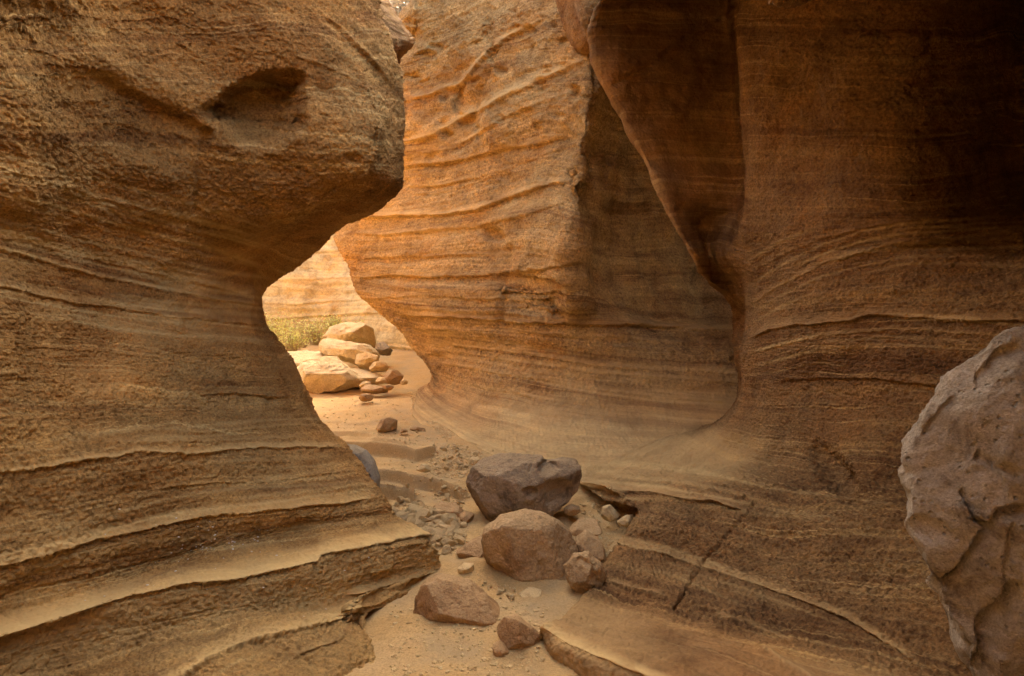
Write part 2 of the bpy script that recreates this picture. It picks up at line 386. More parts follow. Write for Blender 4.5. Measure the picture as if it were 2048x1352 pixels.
for k, r in enumerate(LW):
    if 2 <= k <= 17: r = r[:5] + [(r[5][0] + 4, *r[5][1:]), (r[6][0] + 8, *r[6][1:])]
    q = [P(*p) for p in r]
    lp = lambda a, b, t: tuple(u + (v - u) * t for u, v in zip(a, b))
    q = q[:5] + [lp(q[4], q[5], .94), q[5], lp(q[5], q[6], .07), q[6]]
    e = q[-1]
    ex, ey, ed = r[-1]
    if k < 7: w = [P(ex - 9, ey, ed + .45), P(ex - 70, ey - 4, ed + 1.2), add(e, -7, 2.0)]
    elif k < 12: w = [P(ex - 9, ey - 8, ed + .5), P(ex - 60, ey - 30, ed + 1.2), add(e, -7, 1.8)]
    elif k < 19: w = [P(ex - 7, ey, ed + .35), P(ex - 60, ey, ed + 1.0), add(e, -7, 2.0)]
    elif k < 21: w = [add(e, -.08, .18, -.05), add(e, -.3, .5, -.2), add(e, -3, 2.2, -.5)]
    else: w = [add(e, -.04, .1, -.06), add(e, -.2, .3, -.25), add(e, -2, 1.5, -.6)]
    rows.append([(q[0][0] + 4.2, -6.5, q[0][2]), (q[0][0] - .1, -3.6, q[0][2])] + [(q[0][0] - .05, -.6, q[0][2])] + q + w)
hi = [float(1 - sstep(3.3, 4.3, np.array(p[1]))) for p in rows[0]]
top = [(p[0] - 1.3 - .3 * h, p[1], (1 - h) * (p[2] + .5) + h * 5.6) for p, h in zip(rows[0], hi)]; top2 = [(p[0] - 10, p[1], q[2] + .3) for p, q in zip(rows[0], top)]
bot = [add(p, 0, 0, -.5) for p in rows[-1]]
S = Surf([top2, top] + rows + [bot])
S.warp(.045, 1.3, 4, 31); S.warp(.014, 5.0, 3, 32, 1.6)
st = S.row_strata(.05, 3)
S.bedding(.008, st, 9, 7.0)
S.dents([(520, 812, 95, 20, 0, .025), (60, 60, 90, 60, 20, .05), (330, 90, 150, 60, 20, .05), (705, 318, 16, 10, 20, .03), (470, 700, 60, 25, 10, -.02), (250, 230, 200, 60, 25, .05), (640, 250, 110, 80, 10, -.05)])
S.ledges([
 ([(-300,985),(60,938),(130,925),(200,914),(280,905),(370,907),(500,897),(600,891),(700,893)], 0.019, 14, 60, 0.010, .7),
 ([(330,868),(450,862),(600,850),(660,855)], 0.009, 8, 12, 0.004, .3),
 ([(180,882),(330,884),(450,880),(640,874)], 0.007, 8, 12, 0.004, .3),
 ([(380,792),(430,786),(520,790),(600,796)], 0.009, 10, 36, 0.017, .0),
 ([(280,985),(340,972),(420,965),(520,962),(640,948),(735,940)], 0.009, 9, 20, 0.006, .15),
 ([(-300,1190),(0,1130),(130,1098),(200,1078),(330,1048),(430,1030),(560,1018),(700,1003),(730,998),(775,990)], 0.022, 26, 55, 0.010, .6),
 ([(-300,1370),(0,1270),(130,1228),(270,1185),(380,1165),(480,1155),(560,1138),(632,1122),(638,1108),(760,1085),(810,1075),(885,1070)], 0.029, 42, 60, 0.012, .75, (60, 15)),
 ([(690,1192),(720,1186),(780,1168),(890,1136)], 0.025, 16, 24, 0.010, .4, (30, 10)),
 ([(640,1175),(720,1150),(800,1135),(860,1128)], 0.009, 10, 14, 0.004, .2),
 ([(60,1490),(370,1352),(430,1310),(500,1285),(600,1258),(690,1232),(725,1214)], 0.017, 34, 50, 0.010, .6, (60, 10)),
 ([(560,1330),(600,1308),(640,1290),(700,1270)], 0.012, 14, 18, 0.006, .2),
 ([(0,1195),(150,1150),(300,1120),(420,1080)], 0.007, 12, 14, 0.003, .1),
 ([(-300,430),(0,498),(100,525),(200,552),(330,580),(450,600),(545,612)], 0.010, 10, 50, 0.009, .65),
 ([(-300,400),(0,470),(60,485),(150,512),(300,545),(430,575),(545,592)], 0.006, 20, 16, 0.002, .75),
 ([(-300,520),(0,570),(100,595),(220,615),(350,632),(560,655)], 0.009, 22, 46, 0.007, .35),
 ([(-300,270),(0,335),(100,365),(200,395),(330,430),(450,462),(540,488)], 0.006, 12, 20, 0.003, .45),
 ([(-300,330),(0,372),(60,400),(200,440),(330,475),(540,523)], 0.005, 14, 22, 0.003, .35),
 ([(-300,345),(0,390),(60,418),(200,458),(330,495),(540,540)], 0.003, 8, 12, 0.002, .35),
 ([(300,655),(400,668),(560,690)], 0.007, 20, 40, 0.006, .1),
 ([(0,690),(200,700),(420,728),(590,755)], 0.005, 20, 30, 0.003, .0),
 ([(560,100),(620,120),(690,150),(760,195),(815,240)], 0.012, 20, 26, 0.006, .15),
 ([(450,265),(500,292),(560,315),(640,352),(710,384)], 0.007, 12, 16, 0.011, .1),
 ([(560,300),(640,322),(720,360)], 0.005, 10, 10, 0.004, .1),
 ([(600,-20),(650,30),(700,75),(760,135),(800,190)], 0.014, 16, 50, 0.019, .0),
 ([(170,125),(230,158),(290,190),(360,220),(425,262)], .008, 50, 80, .045, .0, (90, 10)),
], seed=51)
S.veins([[(-100,455),(60,485),(150,512),(300,545),(430,575),(560,595)], [(-100,320),(100,365),(200,395),(330,430),(450,462),(545,490)], [(-100,560),(100,595),(220,615),(350,632),(560,655)]], (-30, -18, -9, 6, 14, 27, 40), .75, 4.0, 11)
S.veins([[(-100,950),(60,938),(200,914),(280,905),(370,907),(500,897),(700,890)], [(-100,1150),(130,1098),(330,1048),(560,1018),(770,990)]], (-46, -30, -17, 22, 38, 55), .5, 4.0, 12)
S.scoops([(520,212,118,66,-27,.34,1.5)])
S.cracks([([(412,262),(402,330),(392,420)], 14, .03), ([(640,430),(700,415),(760,380)], 10, .02)])
S.pale += .30 * sstep(930, 1150, S.py) * sstep(-.3, .4, vnoise(S.V[..., 0] * 2.1, S.V[..., 1] * 2.1, S.V[..., 2] * 6, 78))
S.rough -= .35 * sstep(.3, .7, vnoise(S.V[..., 0] * 1.7, S.V[..., 1] * 1.7, S.V[..., 2] * 4, 77))
S.rough += .35 * sstep(560, 180, S.py)
S.grain(.0056, 54)
left_wall = S.build('rock_wall', M['left'], st)
tag(left_wall, 'rough brown sandstone wall with stepped pale ledges below and an overhanging bulge above', 'rock wall')
LEFT = S

# knob of rock behind the bulge, high up
KN = [
 [(700,-120,6.2),(710,-110,5.8),(730,-100,5.6),(745,-80,5.9),(750,-70,6.6)],
 [(690,-20,6.2),(706,-10,5.7),(735,0,5.5),(760,5,5.8),(765,8,6.6)],
 [(700,40,6.2),(722,45,5.65),(752,40,5.45),(786,55,5.75),(789,58,6.6)],
 [(715,90,6.2),(740,92,5.65),(768,85,5.45),(796,88,5.8),(797,92,6.6)],
 [(730,116,6.3),(752,118,5.75),(773,116,5.6),(793,108,5.95),(795,108,6.6)],
 [(742,138,6.9),(758,140,6.6),(772,138,6.5),(784,134,6.6),(786,132,7.0)],
]
S = Surf([[P(p[0] - (20 if i in (0, 4) else 0), p[1], p[2] + (2.0 if i in (0, 4) else 0)) for i, p in enumerate(r)] for r in KN], 2.2)
S.warp(.03, 2.2, 4, 61); S.warp(.012, 9, 3, 62); S.ledges([([(722,10),(745,35),(775,60),(800,75)], .04, 16, 14, .03, 0)], seed=12); S.grain(.006, 40)
S.rough[:] = 1
o = S.build('rock_outcrop', M['right'], S.strata_coord())
tag(o, 'orange brown knob of rock jutting out high behind the overhanging bulge', 'rock outcrop')

# ------------------------------------------------------------------ centre wall
CW = [
 [(690,130,10),(787,46,9.3),(830,8,8.9),(1000,-120,7.8),(1100,-190,7.2),(1180,-240,6.6),(1230,-260,6.3),(1320,-250,5.8),(1420,-240,5.5),(1530,-230,5.5)],  # right end, above the frame, leans forward: unseen roof added to darken the recess
 [(695,190,10),(795,108,9.2),(890,62,8.5),(1000,20,7.85),(1095,-20,7.3),(1175,-60,6.9),(1230,-60,6.85),(1320,-60,6.8),(1420,-60,6.7),(1530,-60,6.7)],
 [(690,250,10),(800,190,9.1),(900,150,8.45),(1000,120,7.85),(1100,90,7.2),(1180,85,6.8),(1230,100,7.062),(1320,110,7.555),(1420,110,7.965),(1530,110,7.965)],
 [(680,330,9.9),(800,290,9),(900,270,8.4),(1000,235,7.8),(1100,200,7.2),(1182,190,6.75),(1230,215,7.25),(1320,230,8.32),(1420,230,8.61),(1530,230,8.61)],
 [(670,400,9.8),(790,385,8.95),(900,365,8.35),(1000,335,7.75),(1090,310,7.15),(1172,310,6.65),(1225,330,7.4),(1330,350,8.7),(1420,350,9.05),(1530,350,9)],
 [(667,466,9.6),(780,445,8.9),(890,430,8.25),(1000,415,7.65),(1090,400,7),(1160,410,6.55),(1215,430,7.35),(1330,440,8.7),(1420,440,9.05),(1530,440,9)],
 [(680,505,9.3),(780,510,8.8),(890,505,8.15),(1000,500,7.55),(1080,495,6.95),(1140,505,6.5),(1205,520,7.25),(1330,530,8.5),(1420,530,9),(1530,530,8.95)],
 [(695,548,9.1),(790,565,8.65),(890,575,8),(1000,575,7.4),(1075,575,7),(1145,585,6.65),(1215,612,7.175),(1330,630,8.0),(1430,636,8.6),(1530,636,8.6)],
 [(740,607,8.9),(810,622,8.5),(890,632,7.95),(1000,636,7.4),(1075,640,7.1),(1150,643,6.9),(1220,648,7.0),(1330,656,7.2),(1430,662,7.3),(1530,664,7.3)],
 [(800,652,8.75),(850,668,8.4),(920,685,7.9),(1000,695,7.5),(1075,703,7.2),(1150,712,7),(1220,720,6.9),(1330,730,6.85),(1430,740,6.8),(1530,745,6.8)],
 [(835,708,8.6),(880,735,8.2),(940,750,7.75),(1000,760,7.4),(1075,772,7.1),(1150,780,6.9),(1220,790,6.75),(1330,800,6.65),(1430,805,6.6),(1530,810,6.6)],
 [(863,752,8.4),(897,785,7.9),(950,805,7.45),(1010,820,7.1),(1075,832,6.8),(1150,842,6.6),(1220,850,6.45),(1320,858,6.35),(1420,862,6.3),(1530,860,6.4)],
 [(836,775,8.45),(895,830,7.25),(955,858,6.75),(1010,872,6.4),(1075,887,6.1),(1150,897,5.95),(1220,900,5.85),(1320,892,5.95),(1420,878,6.1),(1530,870,6.3)],
 [(832,800,8),(905,862,6.75),(962,893,6.1),(1015,915,5.75),(1080,940,5.35),(1150,960,5.1),(1230,965,5),(1320,945,5.2),(1420,910,5.6),(1530,895,6)],
]
rows = []
for k, r in enumerate(CW):
    q = [P(*p) for p in r]; e = q[0]
    if k < 12: w = [add(e, 6, 2.6), add(e, 1.0, 1.0), add(e, .10, .35)]
    else: w = [add(e, 6, 2.6), add(e, 1.0, 1.2), add(e, .12, .5)]
    g = q[-1]
    rows.append(w + q + [add(g, 2.5, .4), add(g, 7, .2)])
top = [add(p, .05, .7, .35) for p in rows[0]]; top2 = [add(p, 1.2, 7, 6.0) for p in rows[0]]  # slope behind the rim, raised to block the sun
bot = [add(p, 0, -.35, -.10) for p in rows[-1]]; bot2 = [add(p, 0, -.5, -.8) for p in rows[-1]]
S = Surf([top2, top] + rows + [bot, bot2])
up = sstep(520, 250, S.py)
V = S.V
S.move((.04 + .06 * up) * fbm(V[..., 0] * 1.1, V[..., 1] * 1.1, V[..., 2] * 1.3, 4, 71) * sstep(900, 740, S.py)); S.refresh()
S.move(.07 * sstep(1060, 1160, S.px) * sstep(720, 600, S.py) * fbm(V[..., 0] * 1.8, V[..., 1] * 1.8, V[..., 2] * 1.5, 3, 77)); S.refresh()
S.move(.022 * up * fbm(V[..., 0] * 4, V[..., 1] * 4, V[..., 2] * 4, 4, 72)); S.refresh()
st = S.row_strata(.05, 4)
S.bedding(.028, st, 14, 6.0)
pits = [(985,468,20,11,15,.10), (1060,590,62,36,20,.13), (870,717,24,9,0,.035), (700,535,14,20,0,.05), (915,195,9,22,5,.10), (820,70,26,14,0,.06), (1000,140,12,9,0,.06),(1105,50,8,6,0,.06),(1143,345,9,7,0,.06),(1010,352,12,10,0,.04),(1060,60,10,8,0,.05),(983,105,10,7,0,.07),(930,245,14,10,0,.06),(885,245,10,8,0,.06),(1148,185,10,14,0,.07),(855,110,16,9,0,.05), (1240,680,24,10,0,.03), (1390,690,20,20,0,.05),(1480,715,16,12,0,.05)]
for i in range(46):
    x = RNG.uniform(805, 1150); y = RNG.uniform(10, 330) - (x - 800) * .18
    pits.append((x, max(y, 5), RNG.uniform(4, 13), RNG.uniform(3, 8), RNG.uniform(-30, 10), RNG.uniform(.02, .06)))
S.dents(pits)
S.ledges([
 ([(780,206),(803,204),(860,192),(923,168),(960,120),(1010,80),(1100,30)], 0.030, 20, 22, .03, .35),
 ([(780,288),(803,285),(871,269),(922,238),(1010,191),(1073,166),(1155,127),(1190,105)], 0.045, 20, 34, .045, .45),
 ([(820,310),(900,298),(1000,240),(1100,196),(1170,180)], 0.018, 14, 20, .02, .3),
 ([(790,331),(814,331),(907,321),(980,305),(1031,295),(1094,282),(1170,262)], 0.021, 18, 26, .085, .1),
 ([(800,376),(850,372),(949,357),(1000,340)], 0.012, 14, 16, .06, .1),
 ([(770,390),(793,388),(876,386),(949,365),(1031,331),(1145,290),(1180,270)], 0.007, 10, 7, .04, .0),
 ([(700,437),(731,435),(855,430),(949,419),(1011,399),(1073,378),(1165,350)], 0.033, 18, 46, .05, .2),
 ([(690,470),(800,468),(950,452),(1040,430),(1150,400)], 0.012, 14, 24, .02, .1),
 ([(680,520),(760,515),(900,508),(1010,505)], 0.012, 12, 20, .02, .0),
 ([(680,553),(760,553),(959,553),(1073,538),(1180,522)], 0.012, 14, 26, .045, .1),
 ([(700,600),(850,592),(1000,598),(1100,610)], 0.012, 14, 22, .02, .0),
 ([(790,632),(871,634),(1010,642),(1114,647),(1300,652),(1510,660)], 0.024, 18, 22, .06, .2),
 ([(800,660),(881,657),(1010,663),(1200,676),(1500,690)], 0.009, 10, 12, .012, .3),
 ([(825,684),(900,688),(1000,700),(1100,715),(1200,730),(1300,738),(1520,748)], 0.013, 14, 10, .012, .75),
 ([(830,700),(920,704),(1000,716),(1100,732),(1200,745),(1320,755),(1520,765)], 0.008, 9, 10, .01, .6),
 ([(850,722),(930,735),(1000,745),(1100,762),(1200,780),(1320,795),(1500,806)], 0.010, 12, 16, .01, .6),
 ([(900,865),(930,880),(980,893),(1020,900)], 0.015, 12, 12, .02, .2),
], seed=81)
S.veins([[(810,676),(900,684),(1000,696),(1100,711),(1200,726),(1300,735),(1530,745)], [(840,720),(1000,745),(1100,762),(1200,780),(1320,795),(1530,806)]], (-22, -12, 6, 13, 22, 34), .8, 2.6, 13)
S.veins([[(780,288),(871,269),(922,238),(1010,191),(1073,166),(1190,105)], [(770,395),(876,386),(949,365),(1031,331),(1180,272)], [(690,437),(855,430),(949,419),(1073,378),(1170,350)], [(690,550),(959,551),(1073,538),(1180,522)]], (-34, -20, -8, 16, 30, 46), .45, 3.0, 14)
S.cracks([([(1186,60),(1192,180),(1180,240)], 10, .05), ([(832,0),(833,60),(828,70)], 4, .05), ([(975,40),(985,130),(960,180),(945,240)], 12, .05), ([(1020,500),(1012,560),(1000,640)], 16, .04), ([(1090,600),(1125,640)], 14, .05)])
S.pale += .6 * sstep(770, 860, S.py) * (.75 + .25 * n1(S.px / 90., 5))
S.rough -= .55 * sstep(740, 830, S.py)
S.rough += .2 * up
S.grain(.0085, 28, 22)
centre = S.build('rock_wall', M['centre'], st)
tag(centre, 'tall ochre sandstone wall with rising bedding lines and small holes, behind the dark boulder', 'rock wall')
CENTRE = S

# dark piece of rock wedged between centre wall and the fin, top
KN = [
 [(1110,-160,6.5),(1135,-160,6.2),(1165,-160,6.0),(1195,-160,6.1),(1230,-160,6.5)],
 [(1120,-60,6.5),(1138,-60,6.15),(1165,-60,5.95),(1195,-60,6.0),(1230,-60,6.5)],
 [(1138,-5,6.5),(1146,-2,6.2),(1170,0,5.95),(1200,0,6.0),(1230,0,6.5)],
 [(1158,45,6.5),(1162,47,6.2),(1178,45,6.0),(1200,45,6.05),(1230,45,6.5)],
 [(1172,78,6.6),(1175,80,6.3),(1184,82,6.15),(1200,82,6.2),(1230,82,6.6)],
 [(1185,105,6.8),(1187,106,6.6),(1192,108,6.5),(1205,108,6.5),(1230,108,6.8)],
]
S = Surf([[add(P(*p), 0, .8 if i in (0, 4) else 0) for i, p in enumerate(r)] for r in KN], 2.4)
S.warp(.03, 2.2, 4, 63); S.grain(.006, 40)
o = S.build('rock_outcrop', M['right'], S.strata_coord())
tag(o, 'dark rock tip hanging at the top edge between ochre wall and dark fin', 'rock outcrop')

# ------------------------------------------------------------------ right wall: fin, pocket, bulge, skirt and low terraces
RW = [
 [(1207,0,5.5),(1300,0,5.78),(1452,0,5.95),(1472,0,4.95),(1530,0,4.5),(1790,0,3.85),(2048,0,5.6)],
 [(1187,60,5.58),(1300,60,5.78),(1454,60,5.98),(1474,60,4.97),(1530,60,4.53),(1790,60,3.88),(2048,60,5.6)],
 [(1198,125,5.6),(1305,125,5.78),(1457,125,6.0),(1477,125,4.98),(1530,125,4.56),(1790,125,3.9),(2048,125,5.6)],
 [(1235,195,5.6),(1322,195,5.78),(1462,195,6.0),(1483,195,4.98),(1532,195,4.6),(1790,190,3.95),(2048,190,5.6)],
 [(1283,295,5.6),(1352,295,5.78),(1472,290,6.0),(1494,290,5.0),(1545,290,4.62),(1792,290,3.95),(2048,280,5.6)],
 [(1326,382,5.6),(1385,385,5.78),(1478,385,5.95),(1500,390,5.0),(1550,390,4.65),(1794,390,3.93),(2048,370,5.6)],
 [(1358,450,5.6),(1408,455,6.2),(1452,452,5.9),(1490,460,5.1),(1550,460,4.65),(1790,450,3.92),(2048,430,4.9)],
 [(1390,508,5.65),(1420,512,6.15),(1453,508,5.6),(1505,520,5.1),(1570,515,4.6),(1780,490,3.95),(2048,470,4.1)],
 [(1418,562,6.3),(1455,567,6.5),(1496,567,5.5),(1530,575,5.0),(1590,565,4.5),(1790,540,3.9),(2048,520,3.6)],
 [(1478,612,6.7),(1490,630,6.4),(1503,630,5.4),(1540,630,4.9),(1600,625,4.4),(1790,610,3.8),(2048,600,3.25)],
 [(1480,700,6.3),(1487,700,5.9),(1490,700,5.3),(1535,690,4.85),(1600,680,4.35),(1800,665,3.75),(2048,660,3.1)],
 [(1487,765,6.3),(1492,765,5.8),(1497,765,5.25),(1540,765,4.8),(1610,760,4.35),(1800,755,3.7),(2048,750,3.05)],
 [(1468,820,6.3),(1475,820,5.75),(1482,820,5.25),(1535,825,4.75),(1610,830,4.3),(1800,830,3.65),(2048,830,3.0)],
 [(1432,856,6.2),(1440,856,5.8),(1450,857,5.3),(1525,870,4.65),(1610,880,4.2),(1800,890,3.55),(2048,890,2.95)],
 [(1385,872,6.0),(1400,876,5.7),(1415,882,5.4),(1500,905,4.7),(1610,925,4.1),(1790,940,3.5),(2048,945,2.9)],
 [(1200,925,5.35),(1270,928,5.15),(1350,938,4.8),(1480,960,4.25),(1610,985,3.75),(1790,990,3.3),(2048,1000,2.75)],
 [(1165,966,4.8),(1230,979,4.5),(1310,990,4.1),(1440,1008,3.75),(1520,1032,3.5),(1700,1035,3.1),(2048,1060,2.55)],
 [(1276,1020,3.92),(1300,1030,3.82),(1350,1045,3.7),(1440,1070,3.53),(1530,1095,3.3),(1700,1100,2.95),(2048,1140,2.4)],
 [(1240,1095,3.55),(1265,1100,3.5),(1330,1120,3.4),(1420,1145,3.25),(1530,1180,3.0),(1700,1200,2.75),(2048,1260,2.2)],
 [(1205,1172,3.19),(1240,1185,3.11),(1310,1207,2.98),(1400,1235,2.83),(1520,1265,2.75),(1700,1290,2.5),(2048,1380,2.05)],
 [(1140,1228,2.80),(1180,1243,2.73),(1240,1260,2.65),(1330,1285,2.54),(1480,1330,2.38),(1680,1390,2.18),(2048,1490,1.85)],
 [(1087,1256,2.62),(1120,1280,2.52),(1180,1308,2.41),(1260,1338,2.30),(1400,1400,2.10),(1600,1480,1.89),(2048,1600,1.67)],
 [(1085,1290,2.665),(1108,1322,2.53),(1168,1358,2.40),(1250,1400,2.26),(1380,1470,2.06),(1560,1560,1.85),(2048,1720,1.57)],
]
rows = []
for k, r in enumerate(RW):
    q = [P(*p) for p in r]; e = q[0]
    if k < 12: w = [add(e, 6, 1.0), add(e, .6, .8), add(e, .07, .3)]
    elif k < 16: w = [add(e, 6, .6), add(e, .6, .6), add(e, .1, .25)]
    elif k < 18: w = [add(e, 1, .9, -.5), add(e, .1, .5, -.25), add(e, .0, .2, -.08)]
    else: w = [add(e, .2, .6, -.7), add(e, .0, .2, -.35), add(e, -.02, .04, -.10)]
    g = q[-1]
    rows.append(w + q + [(max(g[0] + .4, 2.4 if k < 10 else 0), min(g[1] - 1.4, 1.8), g[2]), (max(g[0] + .3, 0) if k > 9 else 2.3, -4.5, g[2])])
# unseen, above the frame: lip added to shade the fin, recess and right wall
def shade_lip(i):
    L = [(6.5, 6.6, 4.6), (1.6, 6.0, 4.7), (.35, 4.95, 3.98), (.35, 4.5, 3.68), (.5, 4.1, 3.55), (.9, 3.7, 3.34), (1.1, 3.35, 3.12), (1.08, 2.95, 2.84), (.95, 2.3, 2.5), (-.2, .3, 2.5), (-2.2, -4.5, 2.5)]
    return L[i]
n_ = len(rows[0]); ofs = n_ - 11
lip = [add(rows[0][i], 0, 0, 3) if i < ofs else shade_lip(i - ofs) for i in range(n_)]
lip[0] = add(lip[0], 0, 0, 0)
t1 = [add(p, .45, 0, .55) for p in lip]; t2 = [add(p, 2.2, 0, 1.0) for p in lip]; t3 = [add(p, 11, 0, 1.6) for p in lip]
bot = [add(p, 0, 0, -.5) for p in rows[-1]]
S = Surf([t3, t2, t1, lip] + rows + [bot])
S.warp(.045, 1.2, 4, 91); S.warp(.012, 5.0, 3, 92, 1.5)
st = S.row_strata(.05, 6)
S.bedding(.007, st, 19, 7.0)
S.dents([(1670,945,60,24,50,.08), (1280,1080,36,14,15,.02), (1330,1150,30,16,15,.02), (1600,300,60,140,0,.05), (1640,130,80,40,-30,.04)])
S.ledges([
 ([(1480,560),(1500,545),(1560,510),(1640,480),(1720,455),(1800,440),(2100,420)], 0.010, 16, 40, 0.010, .1),
 ([(1490,618),(1510,605),(1560,570),(1640,530),(1720,505),(1800,485),(2100,478)], 0.012, 16, 20, 0.006, .35),
 ([(1480,690),(1495,680),(1540,660),(1600,648),(1700,640),(1745,625),(1900,640),(2100,640)], 0.020, 24, 24, 0.013, .25),
 ([(1480,713),(1492,708),(1560,690),(1640,670),(1780,660),(1850,662),(2100,680)], 0.008, 9, 12, 0.006, .5),
 ([(1540,766),(1570,760),(1650,755),(1750,755),(1880,770),(2000,780)], 0.006, 20, 70, 0.025, .0),
 ([(1640,880),(1670,910),(1720,965),(1760,1020)], 0.000, 20, 90, 0.030, .0),
 ([(1150,966),(1165,968),(1230,980),(1330,990),(1440,1005),(1500,1024)], 0.025, 22, 22, 0.013, .35, (10, 40)),
 ([(1200,953),(1330,965),(1440,980),(1540,1003)], 0.009, 12, 12, 0.006, .3),
 ([(1225,1080),(1240,1085),(1330,1108),(1400,1133),(1500,1165),(1600,1200),(1700,1240),(1800,1300),(1860,1352)], .018, 20, 44, .006, .55, (10, 60)),
 ([(1215,1163),(1230,1166),(1290,1184),(1345,1200)], 0.015, 14, 24, 0.008, .3, (10, 30)),
 ([(1430,1228),(1440,1232),(1500,1250),(1540,1268),(1590,1288)], 0.015, 14, 14, 0.007, .3, (8, 20)),
 ([(1525,1298),(1535,1302),(1570,1328),(1640,1365)], 0.015, 16, 14, 0.007, .4, (6, 20)),
 ([(1085,1254),(1100,1262),(1140,1290),(1200,1315),(1280,1345),(1400,1400),(1600,1490)], 0.009, 26, 18, 0.006, .7, (6, 40)),
 ([(1270,1340),(1285,1346),(1330,1362),(1500,1420)], 0.010, 18, 12, 0.005, .4, (5, 40)),
], seed=101)
S.veins([[(1490,700),(1560,682),(1640,662),(1780,652),(1850,655),(2100,672)], [(1485,612),(1560,566),(1640,526),(1720,502),(1800,484),(2100,478)], [(1480,556),(1560,512),(1640,482),(1720,457),(1800,442),(2100,422)]], (-30, -16, 5, 14, 26, 44), .6, 3.2, 15)
S.veins([[(1160,950),(1330,965),(1440,985),(1540,1008),(1800,1040)], [(1225,1085),(1330,1110),(1400,1135),(1500,1167),(1600,1202),(1700,1242),(1860,1355)]], (-26, -14, 12, 26, 44), .55, 3.5, 16)
S.cracks([([(1512,1003),(1480,1040),(1440,1085),(1400,1128),(1372,1180),(1350,1215)], 6, .022), ([(1480,0),(1400,60),(1300,130),(1235,165)], 10, .02)])
S.rough -= .55 * sstep(1205, 1250, S.py + (S.px - 1300) * -.25) + .45 * sstep(1500, 1440, S.px) * sstep(700, 600, S.py)
sk = (1 - sstep(1400, 1600, S.px)) * sstep(830, 890, S.py) * (1 - sstep(930, 1000, S.py))
S.pale += .75 * sk; S.rough -= .45 * sk
S.pale += .35 * sstep(1205, 1250, S.py + (S.px - 1300) * -.25) * sstep(1420, 1150, S.px)
S.grain(.0062, 48, 23)
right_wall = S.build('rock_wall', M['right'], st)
tag(right_wall, 'dark reddish sandstone wall with a hanging fin, a rounded bulge and low terraces at its foot', 'rock wall')
RIGHT = S

# ------------------------------------------------------------------ far sunlit wall past the arch
def far_pt(t, z):
    xs = np.array([4.0, .6, -.9, -1.5, -2.3, -3.6, -6.5, -11, -17]); ys = np.array([9.5, 10.4, 11.2, 12.0, 13.0, 14.2, 14.0, 12.4, 9.5])
    k = np.linspace(0, 1, len(xs)); return np.interp(t, k, xs), np.interp(t, k, ys)
rows = []
for z, back, in [(6.8, 8.0), (6.2, 4.4), (5.7, 2.6), (5.0, 1.7), (3.4, .9), (2.4, .4), (1.75, .12), (1.4, .0), (1.05, -.1), (.75, -.28), (.5, -.62), (.2, -1.1)]:
    r = []
    for t in np.linspace(0, 1, 17):
        x, y = far_pt(t, z); r.append((x + back * .45, y + back * .8, z))
    rows.append(r)
S = Surf(rows, 2.6)
S.warp(.12, .9, 4, 111); st = S.strata_coord((.07, .0), .1, 7); S.bedding(.06, st, 25, 5)
S.ledges([([(520,608),(620,606),(700,600),(770,590)], .03, 8, 8, .05, .0), ([(520,640),(640,632),(780,622)], .05, 8, 12, .05, 0), ([(520,520),(620,505),(700,500)], .02, 8, 8, .04, .0), ([(560,560),(700,556),(760,560)], .02, 8, 8, .03, .0), ([(740,690),(860,700)], .04, 6, 8, .05, 0)], seed=15)
S.rough[:] = .5; S.grain(.012, 16, 24)
o = S.build('rock_wall', M['far'], st)
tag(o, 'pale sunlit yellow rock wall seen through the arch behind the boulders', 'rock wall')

# ------------------------------------------------------------------ ground
GY = np.array([-60, 3.4, 4.3, 5.0, 6.0, 7.0, 8.2, 9.0, 10.0, 12.0, 14.0, 60.]); GZ = np.array([0, 0, .02, .10, .21, .30, .41, .46, .60, .95, 1.05, 1.2])
BANK = [(.09,3.42,.25),(-.24,2.93,.20),(.03,2.62,.10),(.07,4.3,.32),(.34,3.16,.11),(-.18,3.66,.13),(.5,3.5,.14),(-.6,4.45,.16)]
def ground_base(x, y):
    z = np.interp(y, GY, GZ)
    for bx, by, br in BANK: z = z + (.022 + .02 * vnoise(np.asarray(x) * 6 + bx * 9, np.asarray(y) * 6 + np.zeros_like(x), 0., 5)) * np.exp(-(((x - bx) ** 2 + (y - by) ** 2) / (1.25 * br) ** 2) ** 1.5)
    z = z + .02 * fbm(np.asarray(x) * 1.1, np.asarray(y) * 1.1, 0., 3, 121) - .03 * sstep(.2, .4, np.asarray(x)) * sstep(3.6, 3.2, y) - .1 * sstep(.36, .7, np.asarray(x)) * sstep(3.2, 2.9, y)
    return z
xs = np.concatenate([[-70, -30, -14, -8, -5.5], np.arange(-4.2, -1.6, .04), np.arange(-1.6, 1.0, .0085), np.arange(1.0, 3.0, .05), [4, 7, 14, 30, 70]])
ys = np.concatenate([[-70, -30, -10, -4, -1, .5], np.arange(1.2, 2.2, .04), np.arange(2.2, 4.6, .0085), np.arange(4.6, 9.6, .014), np.arange(9.6, 14, .06), [16, 20, 30, 70]])
GXX, GYY = np.meshgrid(xs, ys)
S = Surf.__new__(Surf)
S.V = np.stack([GXX, GYY, ground_base(GXX, GYY)], -1); S.pale = np.zeros(GXX.shape); S.rough = np.ones(GXX.shape) * .5; S.refresh()
